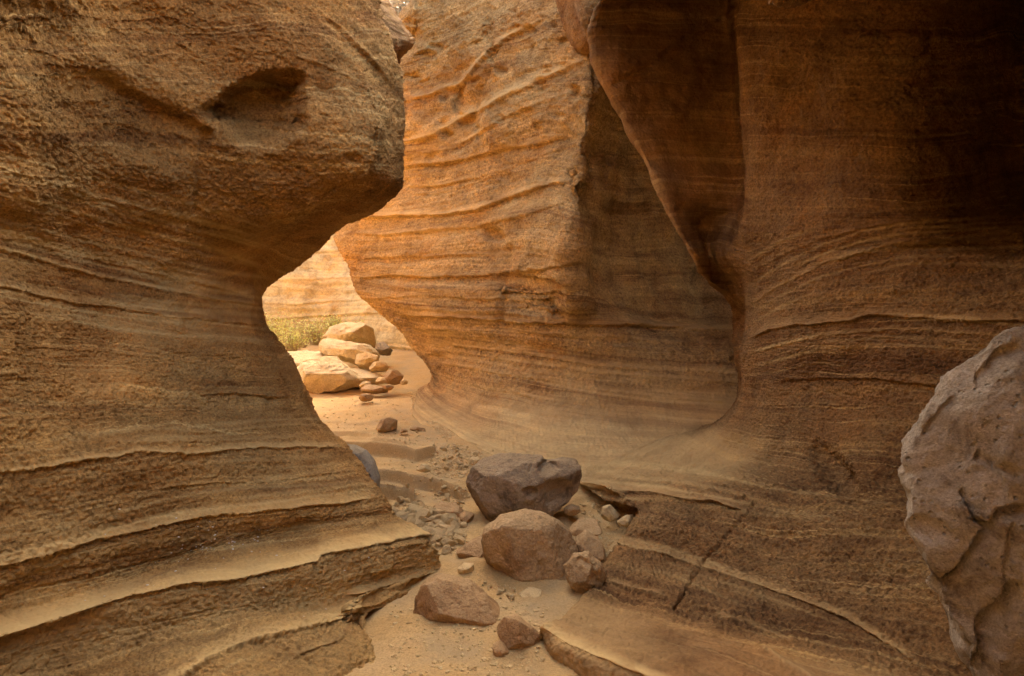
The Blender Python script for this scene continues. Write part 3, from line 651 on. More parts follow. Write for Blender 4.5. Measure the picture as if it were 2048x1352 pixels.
S.ledges([
 ([(660,866),(680,867),(720,868),(760,873)], .035, 14, 10, .02, .3, (5, 4)),
 ([(735,879),(770,884),(800,889),(812,890)], .035, 12, 9, .02, .3, (20, 4)),
 ([(640,888),(690,893),(720,896),(770,902),(830,912),(858,905),(870,902)], .075, 24, 26, .05, .3, (5, 3)),
 ([(740,951),(757,952),(800,955),(850,967),(900,985),(945,995)], .06, 26, 26, .035, .3, (5, 30)),
 ([(740,987),(760,988),(800,990),(832,993)], .07, 14, 26, .045, .3, (5, 5)),
 ([(660,845),(740,848),(800,846)], .012, 12, 8, .006, .1),
 ([(1130,1000),(1200,995),(1290,1005)], .02, 16, 20, .01, .1),
], up=True, seed=131)
V = S.V
S.V[..., 2] += .006 * fbm(V[..., 0] * 9, V[..., 1] * 9, 0, 4, 133) + .0016 * vnoise(V[..., 0] * 60, V[..., 1] * 60, 0, 134)
S.refresh()
o = S.build('ground', M['sand'], S.V[..., 2])
tag(o, 'sandy canyon floor with low rock steps and scattered stones', None, None, 'structure')
GROUND = S
from mathutils import Vector
def ground_z(x, y):
    i = np.searchsorted(xs, x) - 1; j = np.searchsorted(ys, y) - 1
    return float(GROUND.V[j, i, 2])
_D = np.concatenate([np.arange(1.6, 6, .006), np.arange(6, 15, .015)])
def on_ground(px, py):
    """where the ray through a picture point meets the ground"""
    x, z = (px - CX) / F * _D, CZ - (py - CY) / F * _D
    g = GROUND.V[np.searchsorted(ys, _D) - 1, np.searchsorted(xs, x) - 1, 2]
    h = np.nonzero(z <= g)[0]
    if len(h) == 0: return None
    k = h[0]; return (float(x[k]), float(_D[k]), float(g[k]))

# ------------------------------------------------------------------ boulders
def ico_dirs(n=5):
    import bmesh
    bm = bmesh.new(); bmesh.ops.create_icosphere(bm, subdivisions=n, radius=1)
    v = np.array([x.co[:] for x in bm.verts]); f = np.array([[l.index for l in p.verts] for p in bm.faces]); bm.free(); return v, f
ICO = {n: ico_dirs(n) for n in (3, 4, 5, 6, 7)}
def boulder(name, outline, d, thick, mat, label, cat='boulder', seed=1, level=6, facets=(), rough=.02, cracks=(), dents=(), group=None, tilt=0.0, lobes=.06, kf=9, soft=.03, ck=1.0):
    """rock whose outline has the photo's shape at its own distance; thick = half depth in metres.
    facets: (x, y, z, offset) cut planes in rock space, x right, y away, z up, offset in fractions of the half size"""
    O = np.array([P(px, py, d) for px, py in outline])[:, [0, 2]]
    c = (O.min(0) + O.max(0)) / 2; half = (O.max(0) - O.min(0)) / 2
    R = O - c; ang = np.arctan2(R[:, 1], R[:, 0]); order = np.argsort(ang); ang = ang[order]; rad = np.hypot(R[:, 0], R[:, 1])[order]
    tt = np.linspace(-np.pi, np.pi, 361)
    # distances to the outline polygon along each direction, edges kept straight
    px_ = np.append(R[order, 0], R[order[0], 0]); pz_ = np.append(R[order, 1], R[order[0], 1])
    rr = np.zeros_like(tt)
    for i, t in enumerate(tt):
        dx, dz = math.cos(t), math.sin(t); best = 0
        ex, ez = np.diff(px_), np.diff(pz_)
        den = dx * ez - dz * ex; den = np.where(np.abs(den) < 1e-12, 1e-12, den)
        s = (px_[:-1] * ez - pz_[:-1] * ex) / den; u = (px_[:-1] * dz - pz_[:-1] * dx) / den
        ok = (s > 0) & (u >= -1e-6) & (u <= 1 + 1e-6)
        rr[i] = s[ok].max() if ok.any() else half.min()
    k = np.ones(7) / 7; rr = np.convolve(np.concatenate([rr[-4:-1], rr, rr[1:4]]), k, 'valid')
    n, f = ICO[level]
    th = np.arctan2(n[:, 2], n[:, 0]); r = np.interp(th, tt, rr)
    cosp = np.hypot(n[:, 0], n[:, 2]); sup = (np.abs(cosp) ** 2.6 + np.abs(n[:, 1]) ** 2.6) ** (-1 / 2.6)   # a blockier section than an ellipsoid
    V = np.stack([np.cos(th) * cosp * r * sup, n[:, 1] * thick * sup, np.sin(th) * cosp * r * sup], -1)
    V[:, 1] += tilt * V[:, 2]
    h3 = np.array([half[0], thick, half[1]])
    rs = np.random.default_rng(seed)
    planes = list(facets)
    for _ in range(kf):
        q = rs.normal(size=3); q /= np.linalg.norm(q); q[1] = -abs(q[1]) - .25; q = q / np.linalg.norm(q); planes.append((*q, rs.uniform(.72, .92)))
    for a, b, e, off in planes:
        q = np.array([a, b, e], float); q /= np.linalg.norm(q)
        W = V / h3; t = W @ q - off
        soft_ = soft
        over = .5 * (t + np.sqrt(t * t + soft_ ** 2)) - .0; V = V - (over[:, None] * q) * h3 * .93
    size = float(h3.mean()); sc = 1.0 / size
    off = rs.uniform(-50, 50, 3)
    NN = V / h3; NN /= np.maximum(np.linalg.norm(NN, axis=1, keepdims=True), 1e-6)
    X = V * sc + off
    disp = lobes * fbm(X[:, 0] * 1.1, X[:, 1] * 1.1, X[:, 2] * 1.1, 3, seed) + rough * fbm(X[:, 0] * 4, X[:, 1] * 4, X[:, 2] * 4, 6, seed + 3, .66)
    rid = 1 - np.abs(fbm(X[:, 0] * 2.2, X[:, 1] * 2.2, X[:, 2] * 2.2, 3, seed + 9)); disp -= rough * 1.0 * np.clip(rid - .86, 0, 1) * 6 * .35
    V = V + NN * (disp * size)[:, None]
    base = np.array([c[0], d, c[1]])
    Wd = V + base; qx, qy = proj(Wd); front = Wd[:, 1] < d + thick * .6
    D = np.zeros(len(V))
    for pts, w, dep in cracks:
        best = np.full(len(V), 1e9); j = 5 * vnoise(qx / 22, qy / 22, .3, seed)
        for (x0, y0), (x1, y1) in zip(pts[:-1], pts[1:]):
            L2 = (x1 - x0) ** 2 + (y1 - y0) ** 2
            t = np.clip(((qx + j - x0) * (x1 - x0) + (qy - y0) * (y1 - y0)) / L2, 0, 1)
            best = np.minimum(best, np.hypot(qx + j - x0 - t * (x1 - x0), qy - y0 - t * (y1 - y0)))
        D -= ck * dep * np.clip(1 - best / w, 0, 1) ** .8
    for cx, cy, rx, ry, an, dep in dents:
        a = math.radians(an); dx, dy = qx - cx, qy - cy
        u = (dx * math.cos(a) + dy * math.sin(a)) / rx; v = (-dx * math.sin(a) + dy * math.cos(a)) / ry
        D -= dep * np.exp(-(u * u + v * v) ** 2 * .8)
    V[:, 1] -= np.where(front, D, 0)
    zmin = V[:, 2].min()
    o = link_mesh(name, V - np.array([0, 0, zmin]), f, mat)
    o.location = (base[0], base[1], base[2] + zmin)
    tag(o, label, cat, group)
    return o

boulder('boulder', [(927,985),(930,960),(945,930),(975,908),(1010,909),(1050,912),(1085,915),(1097,930),(1110,922),(1140,917),(1160,924),(1164,950),(1152,985),(1125,1008),(1100,1030),(1050,1042),(1005,1062),(965,1058),(942,1032),(930,1005)],
        4.3, .30, M['dark_rock'], 'dark grey brown boulder with a broken right side, behind the round tan one', seed=4, level=7,
        facets=((-.38, -.9, .05, .50), (.5, -.84, -.1, .50), (0, -.3, .95, .74), (0, -.8, -.6, .60), (-.85, -.4, .2, .78), (.1, -.7, .7, .60)), rough=.026, lobes=.02, kf=3, soft=.015,
        cracks=[([(1065,920),(1060,960),(1072,1000)], 6, .012)], dents=[(1095,935,16,14,0,.10), (1110,985,30,26,0,.06), (1060,985,14,10,0,.04), (955,960,12,30,20,.02)])
boulder('boulder', [(960,1090),(968,1058),(1000,1036),(1050,1026),(1090,1031),(1128,1050),(1150,1078),(1158,1110),(1152,1160),(1132,1192),(1080,1190),(1040,1176),(1010,1184),(985,1168),(968,1130)],
        3.42, .24, M['brown_rock'], 'large rounded tan boulder standing in front of the dark one', seed=8, level=7,
        facets=((.05, -.99, .12, .52), (-.6, -.75, -.1, .62), (-.75, -.5, -.4, .80), (.1, -.5, .85, .88), (.7, -.6, .3, .72)), rough=.024, lobes=.025, kf=3, soft=.03, dents=[(990,1150,30,16,20,.04), (1040,1175,40,9,0,.03)])
boulder('boulder', [(824,1232),(826,1202),(848,1168),(872,1157),(902,1163),(942,1173),(972,1196),(1003,1226),(1001,1242),(968,1256),(900,1260),(840,1257)],
        2.93, .17, M['orange_rock'], 'wedge shaped orange brown rock lying lowest and to the left on the sand', seed=15, level=7,
        facets=((.15, -.75, .65, .55), (-.8, -.55, .1, .70), (-.2, -.9, -.35, .70)), rough=.022, lobes=.03, kf=4)
boulder('boulder', [(994,1264),(1008,1240),(1034,1237),(1050,1250),(1082,1274),(1078,1298),(1052,1310),(1020,1306),(1002,1288)],
        2.62, .08, M['orange_rock'], 'small blocky orange rock with sharp faces, closest to the camera on the sand', seed=23, level=6,
        facets=((-.55, -.75, .35, .55), (.6, -.7, .35, .52), (.2, -.8, -.6, .55)), rough=.025, kf=5)
boulder('boulder', [(985,1292),(1000,1282),(1018,1300),(1020,1318),(988,1318)], 2.58, .04, M['orange_rock'], 'flat chip of orange rock beside the small blocky one', 'rock', seed=24, level=5, kf=5)
boulder('boulder', [(1127,1136),(1148,1113),(1180,1105),(1204,1130),(1210,1155),(1192,1181),(1166,1188),(1140,1167)],
        3.16, .10, M['brown_rock'], 'small knobbly brown rock leaning on the right of the tan boulder', seed=31, level=6,
        facets=((-.35, -.75, .6, .60), (.6, -.75, 0, .66)), rough=.04, lobes=.08, cracks=[([(1160,1120),(1185,1135),(1190,1160)], 8, .02)])
boulder('boulder', [(1150,1080),(1172,1064),(1203,1085),(1213,1122),(1180,1132),(1155,1130)], 3.5, .12, M['brown_rock'], 'grey brown slab half buried behind the small knobbly rock', 'rock', seed=36, level=6, facets=((.1, -.8, .6, .55),))
boulder('boulder', [(1140,1060),(1160,1040),(1195,1042),(1205,1062),(1180,1075),(1150,1075)], 3.8, .12, M['brown_rock'], 'low tan rock on the floor just right of the dark boulder', 'rock', seed=37, level=6, facets=((.1, -.6, .8, .5),))
boulder('boulder', [(912,1105),(938,1087),(972,1070),(985,1090),(980,1135),(932,1130)], 3.66, .13, M['orange_rock'], 'orange slab wedged against the left side of the tan boulder', 'rock', seed=40, level=6, facets=((-.2, -.6, .78, .45), (-.4, -.85, -.3, .6)))
boulder('boulder', [(914,1138),(926,1128),(947,1130),(950,1146),(918,1148)], 3.42, .05, M['stone'], 'pale block the size of a fist in front of the orange slab', 'rock', seed=41, level=5)
boulder('boulder', [(862,1018),(878,1006),(912,1008),(926,1024),(918,1044),(870,1046)], 4.45, .12, M['orange_rock'], 'flat topped orange block in the rubble left of the dark boulder', 'rock', seed=43, level=6, facets=((0, -.3, .95, .55), (0, -.95, 0, .6)))
boulder('boulder', [(918,1030),(928,1024),(948,1030),(948,1046),(922,1044)], 4.3, .08, M['orange_rock'], 'orange stone tucked under the left end of the dark boulder', 'rock', seed=44, level=5)
boulder('boulder', [(1128,1018),(1142,1008),(1160,1014),(1160,1030),(1130,1034)], 4.25, .06, M['brown_rock'], 'brown stone under the right end of the dark boulder', 'rock', seed=45, level=5)
boulder('boulder', [(1202,1034),(1206,1014),(1222,1010),(1240,1030),(1228,1040),(1206,1042)], 4.25, .06, M['stone'], 'pale pointed stone below the right hand ledge', 'rock', seed=46, level=5, facets=((.6, -.6, .5, .4),))
boulder('boulder', [(1234,1044),(1252,1032),(1270,1030),(1266,1050),(1248,1056)], 4.1, .05, M['stone'], 'pale flat stone leaning on the foot of the right terrace', 'rock', seed=47, level=5)
boulder('boulder', [(1036,1190),(1058,1176),(1084,1182),(1072,1202),(1040,1204)], 3.12, .05, M['stone'], 'thin pale slab at the foot of the tan boulder', 'rock', seed=48, level=5, facets=((0, -.5, .8, .3),))
boulder('boulder', [(675,889),(705,891),(728,902),(746,926),(758,958),(757,992),(735,1010),(690,1010),(660,950)], 4.45, .2, M['grey_rock'], 'smooth blue grey rock peeping out behind the left ledges', seed=52, level=6, rough=.006, lobes=.03, kf=2, dents=[(738,925,12,12,0,.02), (733,952,6,4,0,.04)])
BR = boulder('boulder', [(x_ + 24, y_) for x_, y_ in [(1821,935),(1826,905),(1850,862),(1885,782),(1922,733),(1985,690),(2042,648),(2150,600),(2350,630),(2500,800),(2530,1050),(2460,1320),(2300,1500),(2110,1520),(1995,1420),(1950,1350),(1915,1255),(1880,1185),(1848,1120),(1828,1050),(1823,985)]],
        2.0, .36, M['pink_rock'], 'big cracked pinkish grey boulder close up, cut off by the picture edge', seed=60, level=7,
        facets=((-.35, -.9, .25, .47), (-.75, -.6, -.25, .66), (-.2, -.75, -.62, .55), (-.6, -.4, .7, .76), (.3, -.95, 0, .50), (-.1, -.6, .8, .60), (-.8, -.5, .3, .72)), rough=.03, lobes=.012, kf=3, soft=.008, ck=1.15,
        cracks=[([(1960,910),(2000,935),(2040,950)], 12, .03), ([(2048,1020),(2000,1030),(1985,1060),(1950,1100),(1920,1145),(1880,1180)], 13, .06), ([(2030,1030),(2020,1100),(2010,1160)], 5, .02), ([(2030,1185),(2010,1230),(1985,1270),(1975,1352)], 24, .07), ([(1930,985),(1945,1010),(1955,1040),(1985,1060)], 8, .035), ([(1850,865),(1880,830),(1910,800)], 10, .02), ([(2040,700),(1995,720),(1965,760)], 18, .03)],
        dents=[(1860,1060,45,22,15,.05), (1935,1215,60,40,45,.05), (1880,960,40,50,20,.015), (2010,715,24,22,-40,.025), (1975,850,8,5,0,.012), (1950,890,6,4,0,.012), (2030,1120,6,5,0,.012), (2010,1310,8,6,0,.015), (2030,1235,8,8,0,.02), (2015,1335,9,7,0,.015), (1990,1140,6,5,0,.01)])

# stones on the floor beyond
boulder('boulder', [(754,852),(760,840),(778,833),(793,840),(793,858),(775,864),(757,862)], 6.75, .10, M['brown_rock'], 'lone brown rock on the open sand in the middle distance', 'rock', seed=70, level=6)
boulder('boulder', [(819,858),(828,851),(846,855),(852,861),(838,864),(820,863)], 6.8, .06, M['brown_rock'], 'low dark stone just right of the lone brown rock', 'rock', seed=71, level=5)
boulder('boulder', [(800,858),(812,856),(816,864),(802,867)], 6.6, .04, M['orange_rock'], 'little reddish stone between the lone rock and the low dark stone', 'rock', seed=72, level=5)
boulder('boulder', [(832,938),(842,928),(858,930),(862,942),(846,946)], 5.2, .06, M['stone'], 'pale stone at the left edge of the gravel patch', 'rock', seed=73, level=5)
boulder('boulder', [(936,925),(942,915),(956,914),(962,924),(952,932)], 5.1, .06, M['stone'], 'round hollow stone in the gravel left of the dark boulder top', 'rock', seed=74, level=5)

FAR = [
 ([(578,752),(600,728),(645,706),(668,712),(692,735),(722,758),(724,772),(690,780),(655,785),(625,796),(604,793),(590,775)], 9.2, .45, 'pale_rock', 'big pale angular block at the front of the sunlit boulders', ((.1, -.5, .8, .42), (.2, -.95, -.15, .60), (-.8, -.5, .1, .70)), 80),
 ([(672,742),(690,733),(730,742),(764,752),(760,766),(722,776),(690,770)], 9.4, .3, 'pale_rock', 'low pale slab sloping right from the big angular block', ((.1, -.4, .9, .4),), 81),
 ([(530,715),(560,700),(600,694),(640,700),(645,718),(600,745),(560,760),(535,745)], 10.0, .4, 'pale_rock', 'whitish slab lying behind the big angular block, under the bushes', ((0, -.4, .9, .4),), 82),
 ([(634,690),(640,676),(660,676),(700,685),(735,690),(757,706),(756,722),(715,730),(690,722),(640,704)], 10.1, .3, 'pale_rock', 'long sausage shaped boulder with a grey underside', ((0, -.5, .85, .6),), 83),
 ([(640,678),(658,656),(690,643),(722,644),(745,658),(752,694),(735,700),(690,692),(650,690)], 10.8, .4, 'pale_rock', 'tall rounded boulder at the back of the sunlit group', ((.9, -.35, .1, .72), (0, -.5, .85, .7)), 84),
 ([(710,724),(714,709),(735,705),(756,712),(758,728),(745,740),(720,738)], 9.75, .2, 'stone', 'yellowish pitted boulder in the middle of the sunlit group', (), 85),
 ([(738,735),(748,724),(768,722),(779,734),(770,744),(745,744)], 9.5, .16, 'stone_grey', 'small grey tan boulder right of the yellowish one', (), 86),
 ([(764,756),(776,741),(794,740),(806,752),(804,766),(790,770),(768,768)], 9.1, .16, 'brown_rock', 'round brown boulder at the right end of the sunlit group', (), 87),
 ([(750,764),(758,754),(772,755),(776,764),(764,768)], 9.0, .1, 'stone', 'egg sized pale rock left of the round brown boulder', (), 88),
 ([(800,764),(806,757),(816,762),(814,770),(802,770)], 8.95, .08, 'stone_grey', 'little rock tucked on the right of the round brown boulder', (), 89),
 ([(722,778),(732,768),(752,770),(776,780),(774,787),(745,788),(724,786)], 8.75, .14, 'brown_rock', 'flat brown rock lying in front of the sunlit boulders', ((0, -.4, .9, .5),), 90),
 ([(719,770),(728,762),(740,764),(744,774),(722,778)], 8.9, .1, 'stone', 'tan rock between the big block and the flat brown rock', (), 91),
 ([(717,798),(724,788),(740,787),(747,794),(742,802),(724,804)], 8.15, .09, 'brown_rock', 'small dark rock out on the sand before the sunlit boulders', (), 92),
 ([(765,772),(778,768),(788,774),(782,780),(768,779)], 8.7, .08, 'orange_rock', 'thin orange stone behind the flat brown rock', (), 93),
 ([(745,690),(765,682),(784,700),(780,712),(755,710)], 10.9, .2, 'grey_rock', 'grey slab leaning behind the long sausage shaped boulder', ((.1, -.6, .7, .4),), 94),
]
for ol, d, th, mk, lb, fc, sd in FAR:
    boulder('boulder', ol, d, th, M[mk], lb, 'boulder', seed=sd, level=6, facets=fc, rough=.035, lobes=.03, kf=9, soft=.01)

# ------------------------------------------------------------------ loose stones and gravel
def stone_mesh(name, seed, mat, level=3, flat=.6):
    n, f = ICO[level]; rs = np.random.default_rng(seed)
    V = n * np.array([1, rs.uniform(.6, .9), flat])
    for _ in range(9):
        q = rs.normal(size=3); q /= np.linalg.norm(q); o = rs.uniform(.32, .6)
        t = V @ q - o; V = V - np.where(t > 0, t, 0)[:, None] * q * .95
    V += n * (.06 * fbm(n[:, 0] * 2 + seed, n[:, 1] * 2, n[:, 2] * 2, 3, seed))[:, None]
    me = link_mesh(name, V, f, mat, smooth=False)
    return me
protos = [stone_mesh('stone', 200 + i, M['stone'] if i % 3 else M['stone_grey'], 3, RNG.uniform(.5, .8)) for i in range(9)]
used = [False] * len(protos)
def inside(poly, x, y):
    c = False; n = len(poly)
    for i in range(n):
        x0, y0 = poly[i]; x1, y1 = poly[(i + 1) % n]
        if (y0 > y) != (y1 > y) and x < (x1 - x0) * (y - y0) / (y1 - y0) + x0: c = not c
    return c
AREAS = [  # polygon, count, radius range (m), label, group
 ([(775,1018),(800,1005),(850,1010),(905,1045),(925,1050),(935,1080),(905,1110),(880,1105),(850,1070),(810,1045)], 84, (.02, .06), 'pale angular stone in the rubble heap between the left ledges and the dark boulder', 'stones of the rubble heap'),
 ([(785,1030),(850,1020),(900,1050),(925,1090),(890,1100),(850,1075)], 62, (.034, .085), 'larger tan stone lying on top of the rubble heap beside the left ledges', 'larger stones of the rubble heap'),
 ([(870,985),(925,982),(932,1020),(900,1020),(868,1000)], 24, (.015, .035), 'pale stone on the step above the rubble heap, beside the dark boulder', 'stones on the step above the rubble heap'),
 ([(868,905),(905,888),(965,905),(950,930),(925,950),(880,950),(850,938)], 60, (.012, .035), 'small pale stone of the gravel patch beyond the dark boulder', 'stones of the gravel patch'),
 ([(960,1165),(1030,1180),(1035,1200),(990,1200)], 14, (.008, .022), 'pebble at the foot of the tan boulder', 'pebbles by the tan boulder'),
 ([(930,1240),(1000,1245),(1000,1270),(900,1280)], 10, (.006, .013), 'pebble on the sand beside the wedge shaped rock', 'pebbles by the wedge shaped rock'),
 ([(1160,1000),(1260,1010),(1250,1060),(1215,1060),(1170,1035)], 14, (.008, .022), 'pebble on the floor below the right hand ledge', 'pebbles below the right ledge'),
 ([(760,952),(870,960),(860,980),(770,982)], 8, (.01, .028), 'pebble on the low rock step left of the gravel', 'pebbles on the low step'),
 ([(740,800),(800,805),(860,830),(850,870),(740,862)], 16, (.01, .03), 'pebble on the open sand round the lone brown rock', 'pebbles on the open sand'),
]
CNT = 0
def place(o, px, py, r, lb, gr, sink=.12):
    g = on_ground(px, py)
    if g is None: return
    o.location = (g[0], g[1], g[2] + r * (.55 - sink))
    o.rotation_euler = (RNG.uniform(-.4, .4), RNG.uniform(-.4, .4), RNG.uniform(0, 6.28))
    o.scale = (r, r, r); tag(o, lb, 'stone', gr)
for poly, cnt, (r0, r1), lb, gr in AREAS:
    bx = [p[0] for p in poly]; by = [p[1] for p in poly]; k = 0
    while k < cnt:
        px, py = RNG.uniform(min(bx), max(bx)), RNG.uniform(min(by), max(by))
        if not inside(poly, px, py): continue
        i = int(RNG.integers(len(protos))); r = r0 + (r1 - r0) * RNG.uniform() ** 2.2
        if not used[i]: o = protos[i]; used[i] = True
        else:
            o = protos[i].copy(); COL.objects.link(o)
        place(o, px, py, r, lb, gr); k += 1
def gravel(polys):
    n, f = ICO[3]; n0, f0 = ico_dirs(1)
    VV, FF = [], []; b = 0
    for poly, cnt, (r0, r1) in polys:
        bx = [p[0] for p in poly]; by = [p[1] for p in poly]; k = 0
        while k < cnt:
            px, py = RNG.uniform(min(bx), max(bx)), RNG.uniform(min(by), max(by))
            if not inside(poly, px, py): continue
            k += 1; g = on_ground(px, py)
            if g is None: continue
            r = r0 + (r1 - r0) * RNG.uniform() ** 2.5
            s = r * np.array([RNG.uniform(.7, 1.2), RNG.uniform(.6, 1), RNG.uniform(.35, .7)])
            a = RNG.uniform(0, 6.28); R = np.array([[math.cos(a), -math.sin(a), 0], [math.sin(a), math.cos(a), 0], [0, 0, 1]])
            V = (n0 * (1 + RNG.uniform(-.3, .3, (len(n0), 1)))) * s @ R.T + np.array([g[0], g[1], g[2] + r * .12])
            VV.append(V); FF.append(f0 + b); b += len(n0)
    return np.concatenate(VV), np.concatenate(FF)
gv, gf = gravel([
 ([(868,905),(905,885),(968,905),(950,935),(925,955),(880,955),(845,938)], 900, (.006, .018)),
 ([(815,785),(845,780),(885,830),(910,870),(895,885),(860,850),(825,810)], 900, (.006, .02)),
 ([(775,1018),(800,1003),(850,1008),(905,1045),(930,1060),(935,1085),(905,1115),(880,1110),(850,1075),(810,1048)], 500, (.005, .016)),
 ([(870,982),(925,980),(932,1022),(900,1022),(865,1000)], 160, (.005, .014)),
 ([(1170,1060),(1230,1080),(1215,1130),(1200,1170),(1190,1120)], 200, (.004, .012)),
 ([(1160,1000),(1290,1000),(1260,1050),(1230,1110),(1160,1060)], 260, (.003, .016)),
 ([(640,800),(830,790),(900,880),(760,890),(650,850)], 420, (.004, .018)),
 ([(760,900),(950,950),(940,1000),(760,990)], 300, (.003, .016)),
 ([(700,860),(850,870),(900,900),(860,900),(760,880)], 90, (.005, .014)),
 ([(780,1210),(1100,1210),(1080,1352),(780,1352)], 800, (.002, .012)),
 ([(940,1140),(1040,1180),(1040,1210),(960,1200)], 120, (.003, .008)),
])
o = link_mesh('gravel', gv, gf, M['stone'], smooth=False); tag(o, 'fine pale gravel strewn over the sand along the canyon floor', 'gravel', None, 'stuff')

# white grit on the second ledge of the left wall
ok = (LEFT.py > 1000) & (LEFT.py < 1270) & (LEFT.px > 80) & (LEFT.px < 760); LPX, LPY, LV = LEFT.px[ok], LEFT.py[ok], LEFT.V[ok]
VV, FF = [], []; b = 0; n0, f0 = ico_dirs(1)
for k in range(230):
    px, py = RNG.normal(440, 55), RNG.normal(1088, 26)
    if k > 170: px, py = RNG.uniform(100, 740), RNG.uniform(1010, 1250)
    hit = LV[np.argmin((LPX - px) ** 2 + (LPY - py) ** 2)]
    r = .0015 + .0045 * RNG.uniform() ** 2
    VV.append(n0 * r * np.array([1.2, .8, .6]) + hit); FF.append(f0 + b); b += len(n0)
o = link_mesh('grit', np.concatenate(VV), np.concatenate(FF), M['chip'], smooth=False); tag(o, 'white flecks of grit lying on the brown ledges of the left wall', 'grit', None, 'stuff')

# ------------------------------------------------------------------ plants
def leafy(cx, cy, z0, w, h, nleaf, leaf, nstem, label, group, name='bush', lm='leaf', sm='twig'):
    e = bpy.data.objects.new(name, None); COL.objects.link(e); e.location = (cx, cy, z0); tag(e, label, 'bush', group)
    VV, FF = [], []; SV, SF = [], []; b = sb = 0
    for s in range(nstem):
        a = RNG.uniform(0, 6.28); rr = w * RNG.uniform(.1, 1); tip = np.array([math.cos(a) * rr, math.sin(a) * rr * .7, h * RNG.uniform(.55, 1.05)])
        p0 = np.array([math.cos(a) * rr * .25, math.sin(a) * rr * .2, -.05]); mid = (p0 + tip) / 2 + np.array([0, 0, h * .12]) + RNG.normal(0, .03, 3)
        pts = [(1 - t) ** 2 * p0 + 2 * t * (1 - t) * mid + t * t * tip for t in np.linspace(0, 1, 6)]
        for i, p in enumerate(pts):
            r = .007 * (1 - i / 7)
            SV += [p + np.array([r * math.cos(q), r * math.sin(q), 0]) for q in (0, 2.09, 4.19)]
            if i < 5:
                for q in range(3): SF.append([sb + i*3 + q, sb + i*3 + (q+1) % 3, sb + i*3 + 3 + (q+1) % 3, sb + i*3 + 3 + q])
        sb += 18
        for _ in range(nleaf):
            t = RNG.uniform(.25, 1.0); p = (1 - t) ** 2 * p0 + 2 * t * (1 - t) * mid + t * t * tip + RNG.normal(0, w * .09, 3)
            u = RNG.normal(size=3); u /= np.linalg.norm(u); v = np.cross(u, RNG.normal(size=3)); v /= np.linalg.norm(v); l = leaf * RNG.uniform(.6, 1.3)
            VV += [p, p + u * l * .5 + v * l * .3, p + u * l, p + u * l * .5 - v * l * .3]; FF.append([b, b+1, b+2, b+3]); b += 4
    link_mesh('stem', SV, SF, M[sm], e)
    if VV: link_mesh('foliage', VV, FF, M[lm], e, smooth=False)
    return e
for (px, py, d, w, h, lb) in [
   (560, 690, 11.2, .42, .42, 'yellow green bush at the left edge of the arch opening'),
   (598, 690, 11.6, .45, .50, 'tallest yellow green bush behind the whitish slab'),
   (632, 685, 11.9, .40, .40, 'yellow green bush touching the tall rounded boulder'),
   (585, 700, 10.9, .35, .30, 'low straw coloured bush in front of the tallest one'),
   (545, 670, 12.4, .5, .42, 'pale bush furthest back at the wall foot'),
   (716, 668, 12.2, .22, .42, 'thin sprig of leaves rising behind the tall rounded boulder'),
   (668, 665, 12.2, .30, .30, 'sparse bush showing over the back of the tall rounded boulder')]:
    p = P(px, py, d); thin = 'sprig' in lb
    leafy(p[0], p[1], min(p[2], ground_z(p[0], p[1]) + .45) if not thin else p[2] - .1, w, h, 14 if not thin else 16, .032, 46 if not thin else 9, lb, 'bushes beyond the arch')
# dry brush on the rim
for (px, py, d, w, h, lb) in [(800, 40, 9.9, .35, .55, 'bleached dry brush on the rim in the gap at the top'), (822, 12, 9.9, .4, .45, 'bleached dry brush at the corner of the ochre wall rim'), (770, 60, 10.4, .5, .9, 'bleached dry brush behind the orange knob')]:
    p = P(px, py, d)
    leafy(p[0], p[1], p[2] - .15, w, h, 5, .05, 130, lb, 'dry brush on the rim', 'dry_bush', 'straw', 'straw')
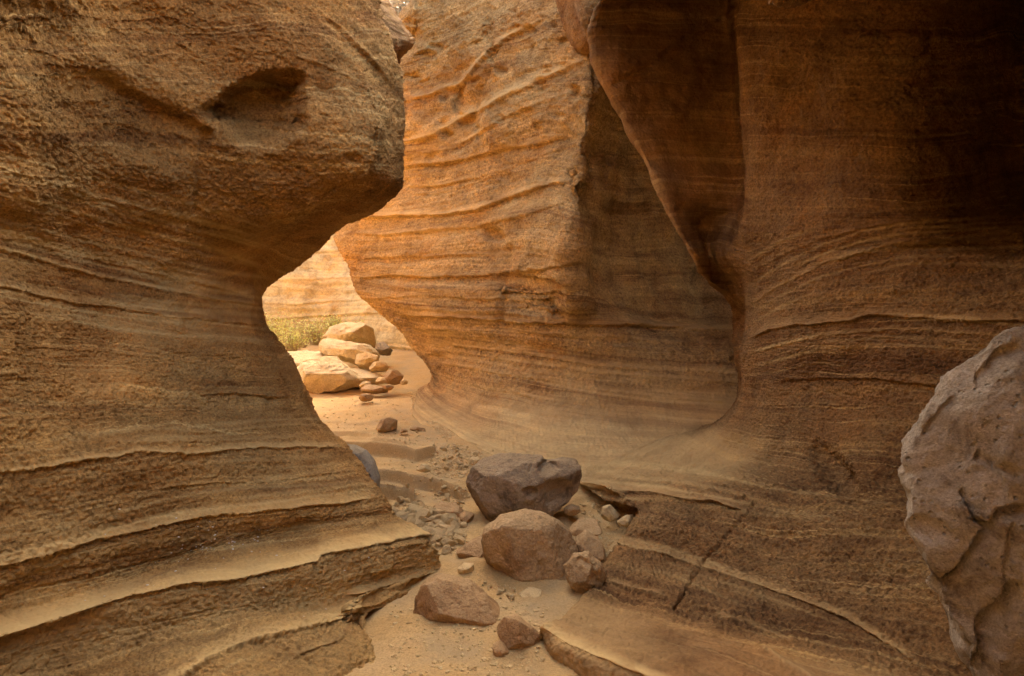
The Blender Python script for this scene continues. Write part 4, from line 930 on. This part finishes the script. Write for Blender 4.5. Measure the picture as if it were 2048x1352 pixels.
# slope behind the rim
rows = [[(x, y, z) for x in np.linspace(-9, 8, 9)] for y, z in [(10.3, 5.2), (11.2, 5.9), (12.5, 6.6), (14, 7.6), (18, 10.0)]]
S = Surf(rows, 12); S.warp(.25, .8, 4, 141); S.rough[:] = .8
#o = S.build('hillside', M['far'], S.V[..., 2]); tag(o, 'bright dry slope above the canyon rim', None, None, 'structure')

# ------------------------------------------------------------------ camera, light
cam = bpy.data.cameras.new('camera'); co = bpy.data.objects.new('camera', cam); COL.objects.link(co)
cam.lens = 24; cam.sensor_width = 36; cam.clip_start = .05; cam.clip_end = 500
co.location = (0, 0, CZ); co.rotation_euler = (math.pi / 2, 0, 0); C.camera = co
SUN_EL, SUN_AZ = math.radians(30), math.radians(12)        # azimuth from +Y, negative = to the left
sd = Vector((math.sin(SUN_AZ) * math.cos(SUN_EL), math.cos(SUN_AZ) * math.cos(SUN_EL), math.sin(SUN_EL)))
sl = bpy.data.lights.new('sun', 'SUN'); sl.energy = 1.0; sl.angle = math.radians(20); sl.color = (1, .93, .82)
so = bpy.data.objects.new('sun', sl); COL.objects.link(so); so.rotation_euler = sd.to_track_quat('Z', 'Y').to_euler()
w = bpy.data.worlds.new('World'); C.world = w; w.use_nodes = True
nt = w.node_tree; bg = nt.nodes['Background']; sky = nt.nodes.new('ShaderNodeTexSky')
sky.sky_type = 'NISHITA'; sky.sun_disc = False; sky.sun_elevation = SUN_EL; sky.sun_rotation = SUN_AZ
sky.dust_density = 8.0; sky.ozone_density = 0.0; sky.air_density = .7
nt.links.new(sky.outputs[0], bg.inputs['Color']); bg.inputs['Strength'].default_value = .15
vs = C.view_settings; vs.view_transform = 'Standard'; vs.look = 'None'; vs.gamma = 1; vs.use_curve_mapping = False
vs.exposure = 3.5
try:
    vs.use_white_balance = True; vs.white_balance_temperature = 8300; vs.white_balance_tint = 9
except Exception: pass
cy = C.cycles
cy.max_bounces = 9; cy.diffuse_bounces = 7; cy.glossy_bounces = 2; cy.use_denoising = True
try:
    cy.denoiser = 'OPENIMAGEDENOISE'; cy.denoising_input_passes = 'RGB_ALBEDO_NORMAL'; cy.denoising_prefilter = 'ACCURATE'
except Exception: pass
cy.use_adaptive_sampling = True; cy.adaptive_threshold = .01
cy.sample_clamp_indirect = 6
